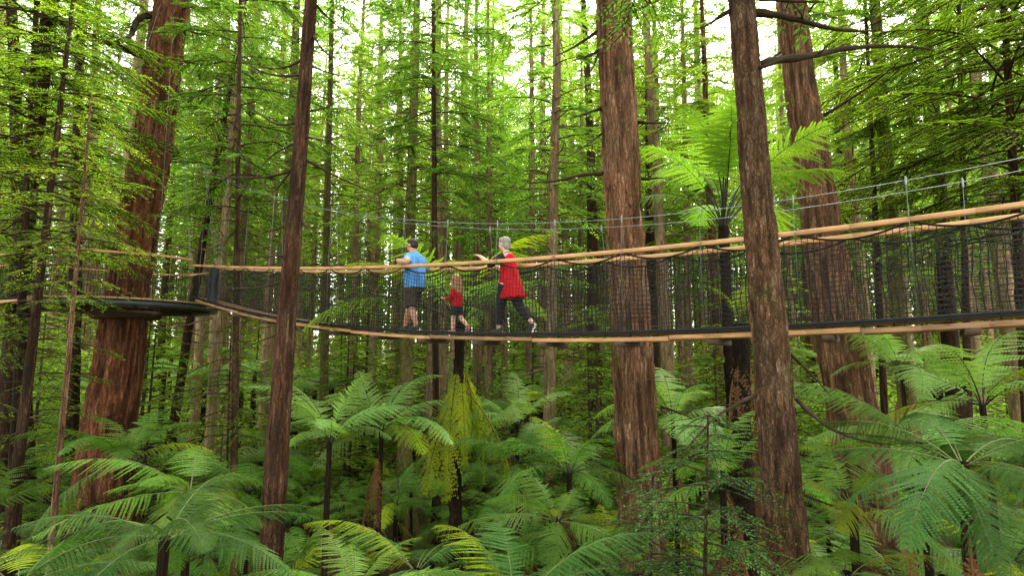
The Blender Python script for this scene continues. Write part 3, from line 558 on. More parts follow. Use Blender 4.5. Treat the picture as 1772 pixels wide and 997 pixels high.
UP = [frond_mesh('upright_frond', M['fernglow'], M['stipe'], L=2.7, start=s, end=e, seed=60 + i, arch=1.3, width=.26, stipe=.34, rs=.017, npl=18, npin=24) for i, (s, e) in enumerate([(72, -5), (62, -22), (55, -32)])]
FARF = []
for v in range(4):
    mb = MB(); r = np.random.default_rng(400 + v)
    for k in range(13):
        m1 = MB(); frond(m1, 2.2, 1., 18, 6, 400 + v * 20 + k, r.uniform(.25, .3), r.uniform(25, 62), r.uniform(-45, -15), stipe=.1)
        az = k * 2.399 + r.uniform(-.2, .2); c_, s_ = math.cos(az), math.sin(az); Rm = np.array([[c_, -s_, 0], [s_, c_, 0], [0, 0, 1]]); sc = r.uniform(.75, 1.1)
        for V, F, Mi in zip(m1.V, m1.F, m1.M): pass
        VV = np.concatenate(m1.V) @ Rm.T * sc; base = mb.n; mb.V.append(VV); mb.n += len(VV)
        for F, Mi in zip(m1.F, m1.M): mb.F.append(F + base); mb.M.append(Mi)
    FARF.append(mb.mesh('frond_crown', [M['fernfar'], M['stipe']]))

def fern_trunk(h, r0, seed):
    mb, _, _ = trunk([(0, 0, -.3), (np.random.default_rng(seed).uniform(-.06, .06) * h, 0, h * .5), (0, 0, h)], [r0 * 1.5, r0, r0 * .85], 18, .07, .3, 7, seed, .15, 4); return mb.mesh('fern_trunk', M['fernbark'])
FTR = {}
def fern(x, y, h, label, group=None, n=12, scale=1., meshes=HI, mat=None, el=(0, 0), old=0, dead=0, seed=0, rt=.06, az0=None, azs=None):
    r = np.random.default_rng(seed + 900); gz = float(ground_z(x, y)); h = max(.15, h - gz)
    t = thing('tree_fern', label, 'tree fern', (x, y, gz), r.uniform(0, 6.28) if az0 is None else az0, group)
    key = round(h * 2) / 2 + .5
    if key not in FTR: FTR[key] = fern_trunk(1., rt / .075 * .075, int(key * 10))
    o = obj('trunk', fern_trunk(h, rt, seed), t) if rt > .09 else obj('trunk', FTR[key], t)
    if rt <= .09: o.scale = (rt / .075, rt / .075, h)
    for k in range(n):
        az = (k * 2 * np.pi / n + r.uniform(-.3, .3)) if azs is None else azs[k % len(azs)]
        f = obj('frond', meshes[int(r.integers(len(meshes)))], t); f.location = (.04 * math.cos(az), .04 * math.sin(az), h - .02)
        s = scale * r.uniform(.68, 1.15); f.scale = (s, s * r.uniform(.85, 1.1), s); f.rotation_euler = (r.normal(0, .2), rad(r.uniform(*el) + r.normal(0, 12)) * -1, az)
        if r.random() < .1: f.material_slots[0].link = 'OBJECT'; f.material_slots[0].material = M['fernold']
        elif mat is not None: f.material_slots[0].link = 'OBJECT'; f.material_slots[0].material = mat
    for k in range(old):
        az = k * 2 * np.pi / max(1, old) + r.uniform(-.3, .3); f = obj('old_frond', OLD[int(r.integers(3))], t); f.location = (.05 * math.cos(az), .05 * math.sin(az), h - .05); s = scale * r.uniform(.8, 1.1); f.scale = (s, s, s); f.rotation_euler = (r.normal(0, .1), 0, az)
    for k in range(dead):
        az = r.uniform(0, 6.28); f = obj('dead_frond', DEAD[int(r.integers(2))], t); f.location = (.06 * math.cos(az), .06 * math.sin(az), h - r.uniform(.1, max(.2, h * .55))); s = r.uniform(.7, 1.1); f.scale = (s, s, s); f.rotation_euler = (0, 0, az)
    return t
def fern_px(px, py, Y, label, **k):
    p = at(px, py, Y); fern_xy.append((p[0], Y)); return fern(p[0], Y, p[2], label, **k)
fern_xy = []
# the tall ones that stand out
fern_px(1252, 392, 10.6, 'tall black-trunked tree fern with bright upright fronds behind the scaly foreground trunk', n=16, scale=1.12, meshes=UP, rt=.105, dead=0, seed=1)
t = fern_px(796, 560, 11.6, 'tree fern behind the child with long black stems and olive fronds hanging below the deck', n=13, scale=1.15, meshes=UP, rt=.11, old=0, seed=2)
p = at(800, 660, 11.3); h = p[2] - float(ground_z(p[0], 11.3))
for k in range(13):
    az = k * .483 + .2 + .3 * (k % 3); f = obj('old_frond', OLD[k % 3], t); f.location = (.1 * math.cos(az), .1 * math.sin(az), h + .25 * (k % 3) - .2); f.scale = [.5 + .15 * (k * 7 % 4)] * 3; f.rotation_euler = (.25 * math.sin(k * 5), .12 * math.cos(k * 3), az)
    if k % 5 == 3: f.material_slots[0].link = 'OBJECT'; f.material_slots[0].material = M['skirt']
t = fern_px(1282, 560, 9.9, 'dead brown tree fern trunk wrapped in hanging rusty fronds beside the scaly trunk', n=3, scale=.5, meshes=HI, mat=M['fernold'], rt=.15, dead=26, seed=3)
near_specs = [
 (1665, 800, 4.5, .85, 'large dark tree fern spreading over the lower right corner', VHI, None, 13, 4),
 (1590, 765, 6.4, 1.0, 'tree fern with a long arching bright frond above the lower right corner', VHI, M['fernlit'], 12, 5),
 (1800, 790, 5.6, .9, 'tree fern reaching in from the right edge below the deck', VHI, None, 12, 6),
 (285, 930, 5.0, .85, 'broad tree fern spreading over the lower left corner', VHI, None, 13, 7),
 (330, 850, 7.6, .95, 'tree fern coloured sunlit yellow-green behind the lower left corner fern', VHI, M['fernlit'], 12, 8),
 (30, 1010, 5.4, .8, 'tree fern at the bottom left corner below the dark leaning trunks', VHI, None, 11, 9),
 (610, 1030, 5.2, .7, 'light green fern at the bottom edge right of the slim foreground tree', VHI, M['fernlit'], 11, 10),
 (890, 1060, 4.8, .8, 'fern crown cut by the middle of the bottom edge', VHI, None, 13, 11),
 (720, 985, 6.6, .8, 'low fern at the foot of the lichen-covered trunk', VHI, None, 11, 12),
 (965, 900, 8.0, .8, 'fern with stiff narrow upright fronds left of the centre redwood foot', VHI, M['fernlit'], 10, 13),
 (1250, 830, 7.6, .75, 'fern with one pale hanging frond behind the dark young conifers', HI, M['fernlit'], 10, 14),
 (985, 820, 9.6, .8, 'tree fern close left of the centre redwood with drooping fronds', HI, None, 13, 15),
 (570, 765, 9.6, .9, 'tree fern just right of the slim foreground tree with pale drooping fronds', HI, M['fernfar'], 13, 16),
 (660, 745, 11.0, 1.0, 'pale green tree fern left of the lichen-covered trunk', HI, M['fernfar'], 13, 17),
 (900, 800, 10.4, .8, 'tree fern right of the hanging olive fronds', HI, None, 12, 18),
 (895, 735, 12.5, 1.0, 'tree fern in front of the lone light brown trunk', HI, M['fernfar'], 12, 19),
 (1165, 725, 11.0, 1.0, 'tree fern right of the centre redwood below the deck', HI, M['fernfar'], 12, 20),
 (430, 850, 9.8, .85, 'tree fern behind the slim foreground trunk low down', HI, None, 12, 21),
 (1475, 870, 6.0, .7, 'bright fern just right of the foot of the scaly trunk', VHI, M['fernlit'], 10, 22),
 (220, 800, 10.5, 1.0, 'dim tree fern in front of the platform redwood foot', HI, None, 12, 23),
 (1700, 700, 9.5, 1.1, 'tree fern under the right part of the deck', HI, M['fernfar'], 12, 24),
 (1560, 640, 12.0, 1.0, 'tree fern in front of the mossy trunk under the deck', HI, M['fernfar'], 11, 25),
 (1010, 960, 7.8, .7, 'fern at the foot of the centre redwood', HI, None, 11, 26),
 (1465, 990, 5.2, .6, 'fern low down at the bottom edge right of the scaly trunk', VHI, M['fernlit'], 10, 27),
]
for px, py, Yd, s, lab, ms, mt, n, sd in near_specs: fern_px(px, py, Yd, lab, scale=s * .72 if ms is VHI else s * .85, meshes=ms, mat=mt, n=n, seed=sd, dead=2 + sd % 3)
cnt = 0; tries = 0
while cnt < 150 and tries < 8000:
    tries += 1; y = R.uniform(7, 19); x = R.uniform(-1.02, 1.02) * y
    px_ = 886 + FPX * x / y
    if any(abs(px_ - c_) < w_ and y < yy for c_, w_, yy in ((474, 62, 8.6), (1105, 60, 10.6), (1355, 110, 6.5), (780, 100, 11.2), (700, 40, 12))): continue
    if min((x - a) ** 2 + (y - b) ** 2 for a, b in fern_xy) < .92 ** 2 or min((x - a) ** 2 + (y - b) ** 2 for a, b in main_xy) < 1: continue
    cnt += 1; fern_xy.append((x, y)); hmax = CZ - .085 * y - .2
    fern(x, y, float(ground_z(x, y)) + (R.uniform(.3, 1.1) if R.random() < .5 else R.uniform(.5, max(1.1, hmax - 1.9))), 'green tree fern among many in the thicket under the bridge', 'tree ferns in the thicket under the bridge', n=int(R.integers(8, 13)), scale=R.uniform(.42, .8), meshes=HI, mat=[None, M['fern'], M['fernlit'], M['fernlit']][R.integers(4)], seed=100 + cnt, dead=int(R.integers(0, 5)))
cnt = 0; tries = 0
while cnt < 215 and tries < 20000:
    tries += 1; y = 17 + 36 * R.random() ** 1.2; x = R.uniform(-1.02, 1.02) * y
    if min((x - a) ** 2 + (y - b) ** 2 for a, b in fern_xy) < 1.4 ** 2: continue
    cnt += 1; fern_xy.append((x, y)); gz = float(ground_z(x, y)); h = R.uniform(1.0, max(1.5, min(4.0, CZ - gz + .1)))
    t = thing('tree_fern', 'pale green tree fern far back under the tall conifers', 'tree fern', (x, y, gz), R.uniform(0, 6.28), 'tree ferns far back in the forest')
    o = obj('trunk', FTR[list(FTR)[0]], t); o.scale = (1.1, 1.1, h)
    o = obj('frond_crown', FARF[int(R.integers(4))], t); s = R.uniform(.65, 1.0); o.scale = (s, s, s); o.location = (0, 0, h)

# ground cover
n = 150000; r = np.random.default_rng(6); y = 20 + 48 * r.random(n); x = r.uniform(-1.1, 1.1, n) * y; hv = vnoise(x * .35 + 70, y * .35 + 70, 12); keep = hv > .3; x, y, hv = x[keep], y[keep], hv[keep]; n = len(x)
mb = MB(); D = np.column_stack([r.normal(0, 1, (n, 2)), r.uniform(-.5, .6, n)]); top_ = (hv - .25) * (4.5 + .10 * y)
leaves(mb, np.column_stack([x, y, ground_z(x, y) + r.random(n) ** .8 * top_]), D, np.array([0, 0, 1.]) + r.normal(0, .5, (n, 3)), r.uniform(.18, .42, n), r.uniform(.07, .15, n))
tag(obj('far_undergrowth', mb.mesh('far_undergrowth', M['understory'])), 'bright green tangle of bushes filling the far forest floor between the trunks', 'undergrowth', kind='stuff')
n = 60000; r = np.random.default_rng(5); y = 3.5 + 40 * r.random(n) ** 1.4; x = r.uniform(-1.05, 1.05, n) * y; keep = vnoise(x * .6 + 99, y * .6 + 99, 8) > .38; x, y = x[keep], y[keep]; n = len(x)
mb = MB(); D = np.column_stack([r.normal(0, 1, (n, 2)), r.uniform(.1, 1.2, n)])
leaves(mb, np.column_stack([x, y, ground_z(x, y) + r.random(n) ** 2 * .55]), D, np.array([0, 0, 1.]) + r.normal(0, .5, (n, 3)), r.uniform(.07, .2, n), r.uniform(.025, .07, n))
tag(obj('undergrowth', mb.mesh('undergrowth', M['fern'])), 'low green leafy undergrowth covering the forest floor', 'undergrowth', kind='stuff')

# ------------------------------------------------------------------ the rope bridge
DZ = (-2.53798861e-04, 1.10177022e-02, -2.97964838e-02, 5.81013758e+00)
RZ = (1.47534076e-04, 7.57497018e-03, -4.95044443e-02, 6.995)
KZ = (2.71982244e-04, 2.35452847e-02, -1.59043890e-01, 7.56819225e+00)
NV = np.array([.573, .819, 0]); WB = .60
def bl(X, zc, off=0., dz=0.):
    X = np.asarray(X, float); return np.stack([X, 8.6 - .7 * X, np.polyval(zc, X) + dz], -1) + NV * off
X0, X1 = -8.4, 8.0
br = thing('rope_bridge', 'long suspension walkway of timber and black net with three people walking on it', 'rope bridge', (0, 8.6, 5.8)); bo = np.array([0, 8.6, 5.8])
HX = np.arange(X0 + .2, X1, .885)
xs = np.linspace(X0, X1, 160)
for off, nm in ((0., 'near'), (WB, 'far')):
    # handrail boards
    for k in range(0, len(HX) - 1, 3):
        a, b = (HX[k] if k else X0 - .3), HX[min(k + 3, len(HX) - 1)] if k + 3 < len(HX) else X1
        mb = MB(); pts = bl(np.linspace(a + .004, b - .004, 7), RZ, off, -.03) - bo
        for q in range(6): box(mb, pts[q], pts[q + 1], .075, .058)
        obj('handrail_board', mb.mesh('handrail_board', M['timber']), br)
    # suspension cable
    mb = MB(); xc = np.linspace(-9.75, X1 + .8, 120); tube(mb, bl(xc, KZ, off * .9 + (0 if off else .02)) - bo, .005, 6); obj('suspension_cable', mb.mesh('suspension_cable', M['steel']), br)
    # hangers with their clamps
    for k, x in enumerate(HX):
        if off: x = x + .42
        if x > X1 or (off and k % 2): continue
        A = bl(x, KZ, off * .9) - bo; B = bl(x, RZ, off + (-.045 if not off else .045)) - bo; Dk = bl(x, DZ, off + (-.03 if not off else .03), -.07) - bo
        mb = MB(); tube(mb, [A, B, Dk], .0026, 5, up=(1, 0, 0))
        h = obj('hanger_wire', mb.mesh('hanger_wire', M['steel']), br)
        mb = MB(); tube(mb, [A + [0, 0, .045], A + [0, 0, .02], A - [0, 0, .05], A - [0, 0, .08]], [.005, .012, .010, .005], 8, up=(1, 0, 0)); obj('cable_clamp', mb.mesh('cable_clamp', M['steel']), h)
    # net
    mb = MB(); cell = .062; ns = int((X1 - X0) * 1.22 / cell); X = np.linspace(X0, X1, ns); nj = 17
    hx = HX + (.42 if off else 0); ph = (X - hx[0]) / .885; ph2 = ph / 1.0
    sag = .13 * (np.abs(np.sin(np.pi * (ph2 + 0.0)))) ** .8
    jj = np.linspace(0, 1, nj)
    top = bl(X, RZ, off, -.035) - [0, 0, 0]; top[:, 2] -= sag; bot = bl(X, DZ, off, -.01)
    rn = np.random.default_rng(5 + int(off * 10)); XX = np.arange(ns)
    G = top[:, None] * (1 - jj)[None, :, None] + bot[:, None] * jj[None, :, None]
    bul = .06 * np.sin(np.pi * jj)[None] * (vnoise(X * 1.6 + 40, X * 0, 3)[:, None] - .3) * (-1 if not off else 1)
    G += NV * bul[..., None]
    tang = np.array([.819, -.573, 0])
    wx = (vnoise(np.repeat(X[:, None] * 2.2 + 60, nj, 1), jj[None] * 5 + 0 * X[:, None], 7) - .5) * .05; wz = (vnoise(np.repeat(X[:, None] * 2.2 + 80, nj, 1), jj[None] * 5 + 0 * X[:, None], 8) - .5) * .05
    env = np.sin(np.pi * np.clip(jj, 0, 1))[None]; G += tang * (wx * env)[..., None]; G[..., 2] += wz * env
    G += rn.normal(0, .0035, G.shape) * (env > .05)[..., None]
    G[:, 0, 2] = top[:, 2]; G -= bo
    def strands(A):          # many polylines at once as triangular cords
        nL, n_, _ = A.shape; T = unit(np.gradient(A, axis=1)); S = unit(np.cross(T, NV)); r_ = .0050
        V = np.stack([A + S * r_, A - S * r_ * .5 + NV * r_ * .87, A - S * r_ * .5 - NV * r_ * .87], 2)
        i = np.arange(nL)[:, None, None] * n_ * 3; k = np.arange(n_ - 1)[None, :, None] * 3; c = np.arange(3)[None, None]; b0 = i + k
        mb.add(V.reshape(-1, 3), np.stack([b0 + c, b0 + (c + 1) % 3, b0 + 3 + (c + 1) % 3, b0 + 3 + c], -1).reshape(-1, 4))
    strands(G); strands(G.transpose(1, 0, 2))
    tube(mb, G[:, 0], .013, 5)
    obj('net', mb.mesh('net', M['rope']), br)
    mb = MB(); tube(mb, bl(xs, DZ, off + (-.02 if not off else .02), .0) - bo, .018, 8)
    tube(mb, bl(xs, DZ, off + (-.035 if not off else .035), -.026) - bo, .011, 8)
    for x in np.arange(X0 + .1, X1, .31):
        c0 = bl(x, DZ, off + (-.02 if not off else .02)) - bo; a = np.linspace(0, 2 * np.pi, 9); tube(mb, c0 + NV * (.026 * np.cos(a))[:, None] + np.array([0, 0, 1.]) * (.036 * np.sin(a) - .012)[:, None], .007, 4, up=tang)
    obj('edge_rope', mb.mesh('edge_rope', M['edge']), br)
    for k in range(0, 9):       # stringer boards hung below the edge
        a = X0 + k * 1.74; b = min(a + 1.73, X1); dz = -.085 - (.018 if k % 2 else 0)
        mb = MB(); pts = bl(np.linspace(a, b, 5), DZ, off + (.03 if not off else -.03), dz) - bo
        for q in range(4): box(mb, pts[q], pts[q + 1], .045, .058)
        obj('stringer_board', mb.mesh('stringer_board', M['timber'] if k % 3 != 1 else M['decktimber']), br)
mb = MB(); n = int((X1 - X0) * 1.22 / .15)
for k in range(n):
    x = X0 + (k + .5) * .15 / 1.22; box(mb, bl(x, DZ, .03, -.022) - bo, bl(x, DZ, WB - .03, -.022) - bo, .138, .03)
obj('deck', mb.mesh('deck', M['decktimber']), br)
for x in np.arange(X0 + .7, X1, 1.02):
    mb = MB(); box(mb, bl(x, DZ, -.07, -.165) - bo, bl(x, DZ, WB + .07, -.165) - bo, .12, .07); obj('cross_bearer', mb.mesh('cross_bearer', M['darktimber']), br)
mb = MB()
for off in (-.012,):
    A = bl(-7.85, DZ, off); B = bl(-7.45, DZ, off); A2 = A + [0, 0, 1.05]; B2 = B + [0, 0, 1.05]
    P = np.array([A + (B - A) * q for q in np.linspace(0, 1, 7)]) ; P[:, :2] += NV[:2] * (np.sin(np.linspace(0, 9, 7)) * .012)[:, None]
    V = np.concatenate([P, P + [0, 0, .90]]) - bo; mb.add(V, [[q, q + 1, q + 8, q + 7] for q in range(6)])
obj('shade_cloth', mb.mesh('shade_cloth', plain('dark_shade_cloth', (.018, .024, .03), .8)), br)

# ------------------------------------------------------------------ the round platform
pc = np.array([-10.76, 15.3, 0]); zt = at(204, 514, 13.4)[2]; PR = 2.3; pc = np.array([pc[0], 15.3, zt])
pf = thing('tree_platform', 'round timber platform ringed by a grey-green pipe around the huge redwood', 'platform', pc)
tx, ty = at(221, 515, 15.3)[:2]; hole = np.array([tx, ty]) - pc[:2]
mb = MB(); nW = 60
for k in range(nW):
    a0, a1 = k / nW * 2 * np.pi + .004, (k + 1) / nW * 2 * np.pi - .004
    def pt(a, r_, z): return [math.cos(a) * r_ + (hole[0] if r_ < 1.2 else 0), math.sin(a) * r_ + (hole[1] if r_ < 1.2 else 0), z]
    V = [pt(a0, .95, 0), pt(a1, .95, 0), pt(a1, PR, 0), pt(a0, PR, 0), pt(a0, .95, -.045), pt(a1, .95, -.045), pt(a1, PR, -.045), pt(a0, PR, -.045)]
    mb.add(V, [[0, 1, 2, 3], [7, 6, 5, 4], [0, 4, 5, 1], [1, 5, 6, 2], [2, 6, 7, 3], [3, 7, 4, 0]])
obj('deck', mb.mesh('platform_deck', M['decktimber'], smooth=False), pf)
a = np.linspace(0, 2 * np.pi, 97)[:-1]
def ring(mb, r_, z, rt, c=(0, 0), sides=10, n=96, wob=0):
    a = np.arange(n) / n * 2 * np.pi; b = np.arange(sides) / sides * 2 * np.pi; A, B = np.meshgrid(a, b, indexing='ij')
    V = np.stack([np.cos(A) * (r_ + rt * np.cos(B)) + c[0], np.sin(A) * (r_ + rt * np.cos(B)) + c[1], z + rt * np.sin(B) + wob * np.cos(A + 1)], -1).reshape(-1, 3)
    i, j = np.meshgrid(np.arange(n), np.arange(sides), indexing='ij'); i2, j2 = (i + 1) % n, (j + 1) % sides
    mb.add(V, np.stack([i * sides + j, i2 * sides + j, i2 * sides + j2, i * sides + j2], -1).reshape(-1, 4))
mb = MB(); ring(mb, PR - .12, -.13, .075); obj('rim_pipe', mb.mesh('rim_pipe', M['rim']), pf)
mb = MB(); ring(mb, .74, -.32, .12, hole, 8, 48); ring(mb, .70, -.16, .10, hole, 8, 48); obj('collar', mb.mesh('collar', M['darktimber']), pf)
for k in range(12):
    a0 = k / 12 * 2 * np.pi + .2; mb = MB(); box(mb, [math.cos(a0) * .85 + hole[0], math.sin(a0) * .85 + hole[1], -.13], [math.cos(a0) * (PR - .24), math.sin(a0) * (PR - .24), -.11], .06, .12); obj('joist', mb.mesh('joist', M['darktimber']), pf)
def pv(deg, z=0): return np.array([math.cos(rad(deg)) * (PR - .05), math.sin(rad(deg)) * (PR - .05), z])
rh = 1.12
segs = [(-80, -40), (-40, -19), (9, 40), (40, 80), (80, 120), (120, 160), (160, 185)]
for a0, a1 in segs:
    mb = MB(); A, B = pv(a0, rh), pv(a1, rh); d = unit(B - A) * .02; box(mb, A - d, B + d, .08, .058); obj('handrail_board', mb.mesh('handrail_board', M['timber']), pf)
    mb = MB(); L = np.linalg.norm(B - A); n = int(L / .062); rn = np.random.default_rng(abs(a0)); u = np.linspace(0, 1, n)
    sg = .10 * np.abs(np.sin(np.pi * u * 2)) ** .8
    for q in range(n):
        p0 = A + (B - A) * u[q]; tube(mb, [p0 - [0, 0, .03 + sg[q]], p0 * [1, 1, 0] + rn.normal(0, .012, 3) * [1, 1, 0] + [0, 0, .5], p0 * [1, 1, 0] + [0, 0, .0]], .0055, 3, cap=False, up=(.3, .9, 0))
    for j in range(17):
        zz = (rh - .03 - sg) * (j / 16); tube(mb, (A + (B - A) * u[:, None]) * [1, 1, 0] + np.array([0, 0, 1.]) * zz[:, None], .0042 if j < 16 else .009, 3, cap=False)
    obj('net', mb.mesh('platform_net', M['rope']), pf)
trz = at(290, 28, 15.3)
for deg in (-80, -40, -19, 9, 40, 80, 120, 160):
    A = pv(deg, rh); f = (trz[2] - 1.5 * (deg == -19)) - zt; c = trz[:2] - pc[:2]; B = np.array([c[0] + math.cos(rad(deg)) * .52, c[1] + math.sin(rad(deg)) * .52, f])
    if deg == -40: A = pv(deg, .05)
    mb = MB(); tube(mb, [B, A, A * [1, 1, 0] - [0, 0, .1]], .006, 4, up=(.3, .95, 0)); obj('support_wire', mb.mesh('support_wire', M['steel']), pf)
mb = MB()
for k in range(3): tc_ = at(262 + k, 254 + k * 5, 15.3); ring(mb, .655 + .01 * k, tc_[2] - zt, .02, tc_[:2] - pc[:2], 6, 48, .05 - .05 * k)
obj('cable_wrap', mb.mesh('cable_wrap', M['edge']), pf)
mb = MB(); tc_ = at(276, 155, 15.3); ring(mb, .615, tc_[2] - zt, .012, tc_[:2] - pc[:2], 6, 48, .04); obj('cable_wrap', mb.mesh('cable_wrap', M['edge']), pf)

# second bridge leaving the platform on the left
E0 = at(-80, 447, 13.7); b2 = thing('rope_bridge', 'second rope bridge leaving the platform towards the left edge', 'rope bridge', (E0[0], E0[1], zt)); q0 = np.array([E0[0], E0[1], zt])
nA = pv(-80, rh) + pc; nB = at(-80, 447, 13.7); fA = pv(185, rh) + pc; fB = nB + [-.3, .95, -.08]
nA2 = nA + [-.02, 0, 0]
for A, B, nm in ((nA2, nB, 0), (fA, fB, 1)):
    u = np.linspace(0, 1, 60); sagm = .10 * np.sin(np.pi * u * .5) * 0
    mb = MB(); box(mb, A - q0, B - q0, .08, .058); obj('handrail_board', mb.mesh('handrail_board', M['timber']), b2)
    mb = MB(); PT = (A + (B - A) * u[:, None]) - q0; sg = .10 * np.abs(np.sin(np.pi * u * 4)) ** .8
    for q in range(60): tube(mb, [PT[q] - [0, 0, .03 + sg[q]], PT[q] - [0, 0, 1.1]], .0055, 3, cap=False, up=(.3, .9, 0))
    for j in range(17): tube(mb, PT - np.array([0, 0, 1.]) * (1.1 * (1 - j / 16) + (.03 + sg) * j / 16)[:, None], .0055, 3, cap=False)
    tube(mb, PT - [0, 0, 1.1], .022, 6); obj('net', mb.mesh('side_net', M['rope']), b2)
    mb = MB(); box(mb, PT[0] - [0, 0, 1.18], PT[-1] - [0, 0, 1.18], .045, .09); obj('stringer_board', mb.mesh('stringer_board', M['timber']), b2)
mb = MB()
for q in range(24):
    u = (q + .5) / 24; box(mb, nA2 + (nB - nA2) * u - q0 - [0, -.05, 1.12], fA + (fB - fA) * u - q0 - [0, .05, 1.12], .13, .03)
obj('deck', mb.mesh('deck', M['decktimber']), b2)
# ------------------------------------------------------------------ people
def solid(name, chains, mat, parent, voxel=.009, smooth=4, noise=0.):
    mb = MB()
    for c in chains:
        P = np.array([q[:3] for q in c['p']], float); r = np.array([q[3] for q in c['p']]); rb = np.array([q[4] if len(q) > 4 else q[3] for q in c['p']])
        if c.get('ell'):
            (cx, cy, cz), (ax, ay, az) = c['ell']; a = np.linspace(-1, 1, 13); tube(mb, np.column_stack([0 * a + cx, 0 * a + cy, cz + a * az]), np.sqrt(np.maximum(1 - a * a, .003)) * ay, 18, rb=np.sqrt(np.maximum(1 - a * a, .003)) * ax, up=(1, 0, 0)); continue
        s = np.concatenate([[0], np.cumsum(np.linalg.norm(np.diff(P, axis=0), axis=1))]); n = max(4, int(s[-1] / .02)); u = np.linspace(0, s[-1], n)
        PP = np.stack([np.interp(u, s, P[:, k]) for k in range(3)], 1); rr, rb2 = np.interp(u, s, r), np.interp(u, s, rb)
        if n > 8:
            k = 2; f = lambda A: np.convolve(np.pad(A, (k, k), mode='reflect', reflect_type='odd'), np.ones(5) / 5, 'valid')
            PP = np.stack([f(PP[:, q]) for q in range(3)], 1); rr = f(rr); rb2 = f(rb2)
        tube(mb, PP, rr, c.get('n', 16), rb=rb2, up=c.get('up', (0, 1, 0)))
    me = mb.mesh(name + '_raw', mat); o = bpy.data.objects.new('tmp', me); C.objects.link(o)
    md = o.modifiers.new('r', 'REMESH'); md.mode = 'VOXEL'; md.voxel_size = voxel; md.use_smooth_shade = True
    sm = o.modifiers.new('s', 'SMOOTH'); sm.factor = .5; sm.iterations = smooth
    dg = bpy.context.evaluated_depsgraph_get(); me2 = bpy.data.meshes.new_from_object(o.evaluated_get(dg)); me2.name = name
    bpy.data.objects.remove(o); bpy.data.meshes.remove(me)
    if not me2.materials: me2.materials.append(mat)
    me2.polygons.foreach_set('use_smooth', np.ones(len(me2.polygons), bool))
    return obj(name, me2, parent)
def ch(*p, **k): return dict(p=p, **k)
def el(c, r): return dict(p=[(0, 0, 0, 1)], ell=(c, r))
def hand(w, d, down, s=1., curl=.6):
    """palm and five fingers from wrist w along d; down = direction the fingers curl to"""
    w = np.array(w, float); d = unit(np.array(d, float)); dn = np.array(down, float); dn = unit(dn - d * np.dot(dn, d)); sd = np.cross(d, dn); out = []
    pc_ = w + d * .045 * s; out.append(ch((*w, .026 * s, .02 * s), (*(w + d * .03 * s), .033 * s, .017 * s), (*(w + d * .08 * s), .038 * s, .014 * s), up=tuple(dn)))
    for k, (o, l) in enumerate([(-.030, .070), (-.010, .080), (.011, .076), (.030, .060)]):
        b = w + d * .075 * s + sd * o * s; p = [b]; a = 0
        for q in range(3): a += curl * (.6 + .25 * q); p.append(p[-1] + (d * math.cos(a) + dn * math.sin(a)) * l * s * (.42, .32, .26)[q])
        out.append(ch(*[(*x, .0092 * s * (1 - .1 * i)) for i, x in enumerate(p)], n=8))
    b = w + d * .025 * s - sd * .03 * s; p1 = b + (d * .7 - sd * .6 + dn * .2) * .045 * s; p2 = p1 + (d * .8 - sd * .1 + dn * .5) * .032 * s
    out.append(ch((*b, .014 * s), (*p1, .011 * s), (*p2, .009 * s), n=8)); return out
def head(c, s=1., tilt=0.):
    """head centred at c looking along +x; s = size (1 = 0.23 m high)"""
    x, y, z = c; return [el((x - .008 * s, y, z + .018 * s), (.098 * s, .078 * s, .098 * s)), el((x + .022 * s, y, z - .045 * s), (.066 * s, .058 * s, .068 * s)), el((x + .052 * s, y, z - .082 * s), (.03 * s, .03 * s, .024 * s)),
        ch((x + .085 * s, y, z + .012 * s, .009 * s), (x + .104 * s, y, z - .022 * s, .015 * s), (x + .085 * s, y, z - .034 * s, .012 * s), n=8),
        el((x + .072 * s, y, z - .058 * s), (.022 * s, .026 * s, .012 * s)), el((x + .075 * s, y, z + .035 * s), (.02 * s, .045 * s, .012 * s)),
        el((x - .012 * s, y + .08 * s, z - .012 * s), (.02 * s, .012 * s, .032 * s)), el((x - .012 * s, y - .08 * s, z - .012 * s), (.02 * s, .012 * s, .032 * s))]
def face(par, c, s, lip):
    x, y, z = c
    for sg in (1, -1):
        mb = MB(); e = np.linspace(-1, 1, 7); tube(mb, np.column_stack([x + .0795 * s + 0 * e, y + sg * .032 * s + 0 * e, z + .012 * s + e * .008 * s]), np.sqrt(np.maximum(1 - e * e, .01)) * .012 * s, 8, up=(1, 0, 0)); obj('eye', mb.mesh('eye', M['eye']), par)
    mb = MB(); e = np.linspace(-1, 1, 7); tube(mb, np.column_stack([x + .0935 * s - .014 * s * e ** 2, y + e * .022 * s, z - .058 * s + 0 * e]), .0045 * s * (1.15 - e ** 2), 6); obj('mouth', mb.mesh('mouth', lip), par)
M['skin'] = plain('skin', (.50, .27, .18), .5, var=.1, scale=6, spec=.35); M['skinl'] = plain('fair_skin', (.62, .38, .28), .5, var=.08, scale=6, spec=.35)
M['eye'] = plain('eye_dark', (.02, .015, .012), .25); M['lip'] = plain('lips', (.35, .12, .09), .5)
M['hairdk'] = plain('dark_brown_hair', (.022, .014, .010), .6, var=.5, scale=60, stretch=(1, 1, .2), bump=.8)
M['hairgr'] = plain('grey_hair', (.27, .25, .225), .6, var=.45, scale=60, stretch=(1, 1, .25), bump=.8)
M['hairbl'] = plain('curly_blond_hair', (.32, .18, .085), .6, var=.45, scale=50, bump=.8)
M['black'] = plain('black_cloth', (.010, .010, .012), .85, var=.3, scale=15, bump=.3)
M['brown'] = plain('dark_khaki_cloth', (.050, .040, .030), .85, var=.4, scale=14, bump=.4)
M['shoe'] = plain('charcoal_shoe', (.03, .03, .034), .6); M['sole'] = plain('white_sole', (.65, .65, .65), .6, var=.08); M['pink'] = plain('pink_shoe', (.42, .13, .16), .6)
